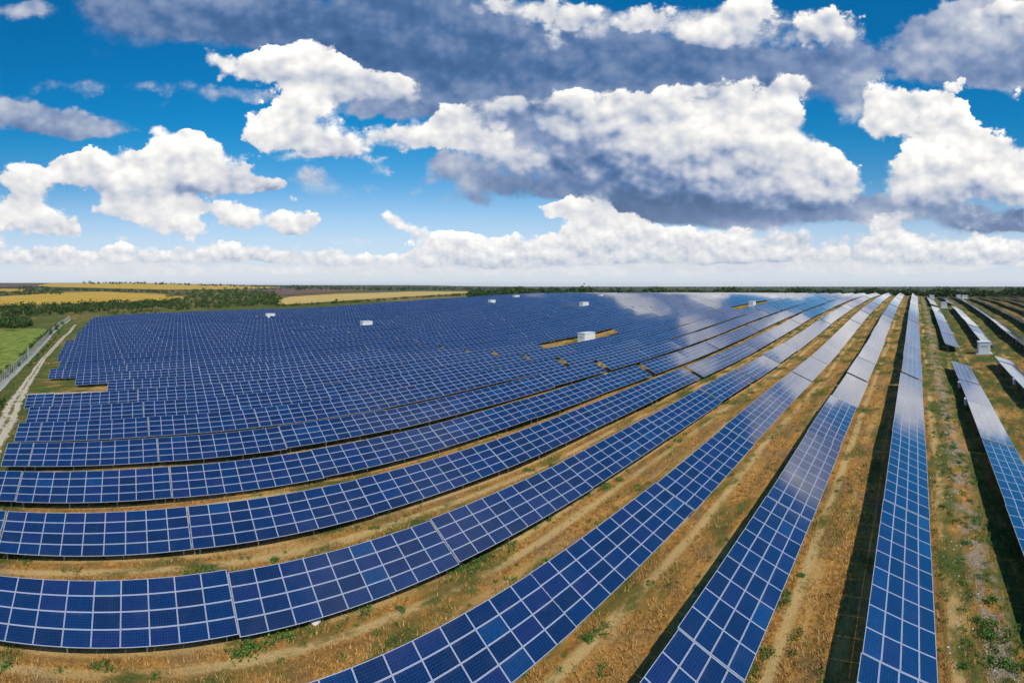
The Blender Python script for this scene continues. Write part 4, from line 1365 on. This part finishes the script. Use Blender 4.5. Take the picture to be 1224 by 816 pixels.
for a in [
        (1139, 351, 8.5, 'round dark tree on the right skyline above the white kiosks', 1.15, 440),
        (1061, 351, 6.8, 'tree above the belt just left of the vertical row', 1.0, 440),
        (1110, 351, 6.2, 'low tree on the skyline just right of the vertical row', 1.1, 445),
        (1168, 351, 6.4, 'tree on the skyline right of the round dark tree', 1.0, 450),
        (1196, 351, 5.6, 'small round tree on the skyline near the right edge', 1.1, 450),
        (654, 351, 8.6, 'tallest tree of the belt, right of centre-left skyline dip', 1.2, 450),
        (630, 351, 8.0, 'broad tree in the belt, left of the tallest one', 1.2, 455),
        (588, 351, 7.0, 'tree where the stubble field meets the belt', 1.1, 460),
        (840, 351, 6.4, 'tree slightly above the belt over the reflecting panels', 1.0, 445),
        (58, 400, 8.0, 'dark bush-like tree at the far corner of the green crop field', 1.1, None),
        (141, 349, 4.6, 'leftmost lone tree on the line between the two golden fields', 1.0, None),
        (157, 349.4, 4.8, 'lone tree in the middle of the line between the two golden fields', 1.0, None),
        (184, 350, 4.6, 'lone tree at the right end of the line between the golden fields', 0.9, None),
        (331, 365, 7.5, 'dark tree at the corner of the yellow stubble field', 1.0, None),
        (402, 361.5, 5.0, 'bushy tree in the hedge below the stubble field', 1.1, None)]:
    tree(a[0], a[1], a[2], a[3], a[4], a[5])

# ------------------------------------------------------------------ perimeter fence and pole
mt, T, b = material('galvanised_mesh')
uvn = T.node('ShaderNodeUVMap', uv_map='UVMap')
u, v, _ = T.sep(uvn.outputs[0])
def wire(c, pitch, w):
    return T.m('LESS_THAN', T.m('FRACT', T.m('DIVIDE', c, pitch)), w / pitch)
b.inputs['Base Color'].default_value = (0.66, 0.67, 0.68, 1)
b.inputs['Roughness'].default_value = 0.5
T.put(b.inputs['Alpha'], T.m('MAXIMUM', wire(u, 0.05, 0.006), wire(v, 0.20, 0.010)))
M_MESH = mt
fp = [(-40, 494), (0, 459.5), (14, 445.5), (35, 426), (48, 412.5), (62, 397.5), (73, 387.5), (84, 380.5)]
P3 = np.array([place(*p_) for p_ in fp])
seg = np.hypot(np.diff(P3[:, 0]), np.diff(P3[:, 1]))
cum = np.concatenate([[0], np.cumsum(seg)])
root = None
posts_xy = []
tt = np.arange(0, cum[-1], 2.9)
fx, fy = np.interp(tt, cum, P3[:, 0]), np.interp(tt, cum, P3[:, 1])
fz = ground(fx, fy)
H_F = 2.3
fence = link('perimeter_fence', None, loc=(fx[0], fy[0], fz[0]))
base0 = Vector((fx[0], fy[0], fz[0]))
mb = MB()
for i in range(len(tt) - 1):
    a_, c_ = Vector((fx[i], fy[i], fz[i] + 0.05)) - base0, Vector((fx[i + 1], fy[i + 1], fz[i + 1] + 0.05)) - base0
    up = Vector((0, 0, H_F))
    mb.face([tuple(a_), tuple(c_), tuple(c_ + up), tuple(a_ + up)], 0, [(0, 0), (2.9, 0), (2.9, H_F), (0, H_F)])
link('wire_mesh', mb.mesh('wire_mesh', [M_MESH]), fence)
mb = MB()
mb.box((0, 0, H_F / 2), (0.10, 0.10, H_F + 0.3), 0)
mb.box((0, 0, H_F + 0.17), (0.13, 0.13, 0.04), 0)
pm = mb.mesh('post', [M_CONC])
for i in range(min(len(tt), 99)):
    link('post', pm, fence, (fx[i] - base0.x, fy[i] - base0.y, fz[i] - base0.z))
tag(fence, 'see-through wire mesh fence with pale posts beside the gravel strip', 'fence')

p = place(33.5, 430)
root = link('camera_pole', None, loc=tuple(p))
mb = MB()
mb.tube((0, 0, -0.2), (0, 0, 3.4), 0.07, 0.05, 10)
mb.tube((0, 0, 3.4), (-0.18, -0.1, 3.9), 0.05, 0.045, 10)
link('mast', mb.mesh('mast', [M_WHITE]), root)
mb = MB()
mb.box((-0.28, -0.15, 3.92), (0.34, 0.16, 0.16), 0)
link('camera_housing', mb.mesh('camera_housing', [M_WHITE]), root)
tag(root, 'thin white pole standing behind the fence by the green field', 'pole')

# ------------------------------------------------------------------ the air
HAZE = 0.00003
mt = bpy.data.materials.new('haze')
mt.use_nodes = True
mt.node_tree.nodes.clear()
T = NT(mt.node_tree)
vol = T.node('ShaderNodeVolumePrincipled')
vol.inputs['Color'].default_value = (0.82, 0.90, 1.0, 1)
vol.inputs['Density'].default_value = HAZE
vol.inputs['Anisotropy'].default_value = 0.2
mo = T.node('ShaderNodeOutputMaterial')
mt.node_tree.links.new(vol.outputs[0], mo.inputs['Volume'])
mb = MB()
zlo = float(gv[:, 2].min()) - 1.0
zhi = float(gv[:, 2].max()) + 30.0
mb.box((0, 0, (zlo + zhi) / 2), (29000, 29000, zhi - zlo), 0)
hme = mb.mesh('haze', [mt])
tag(link('haze', hme), 'thin pale air over the whole plain', kind='stuff')
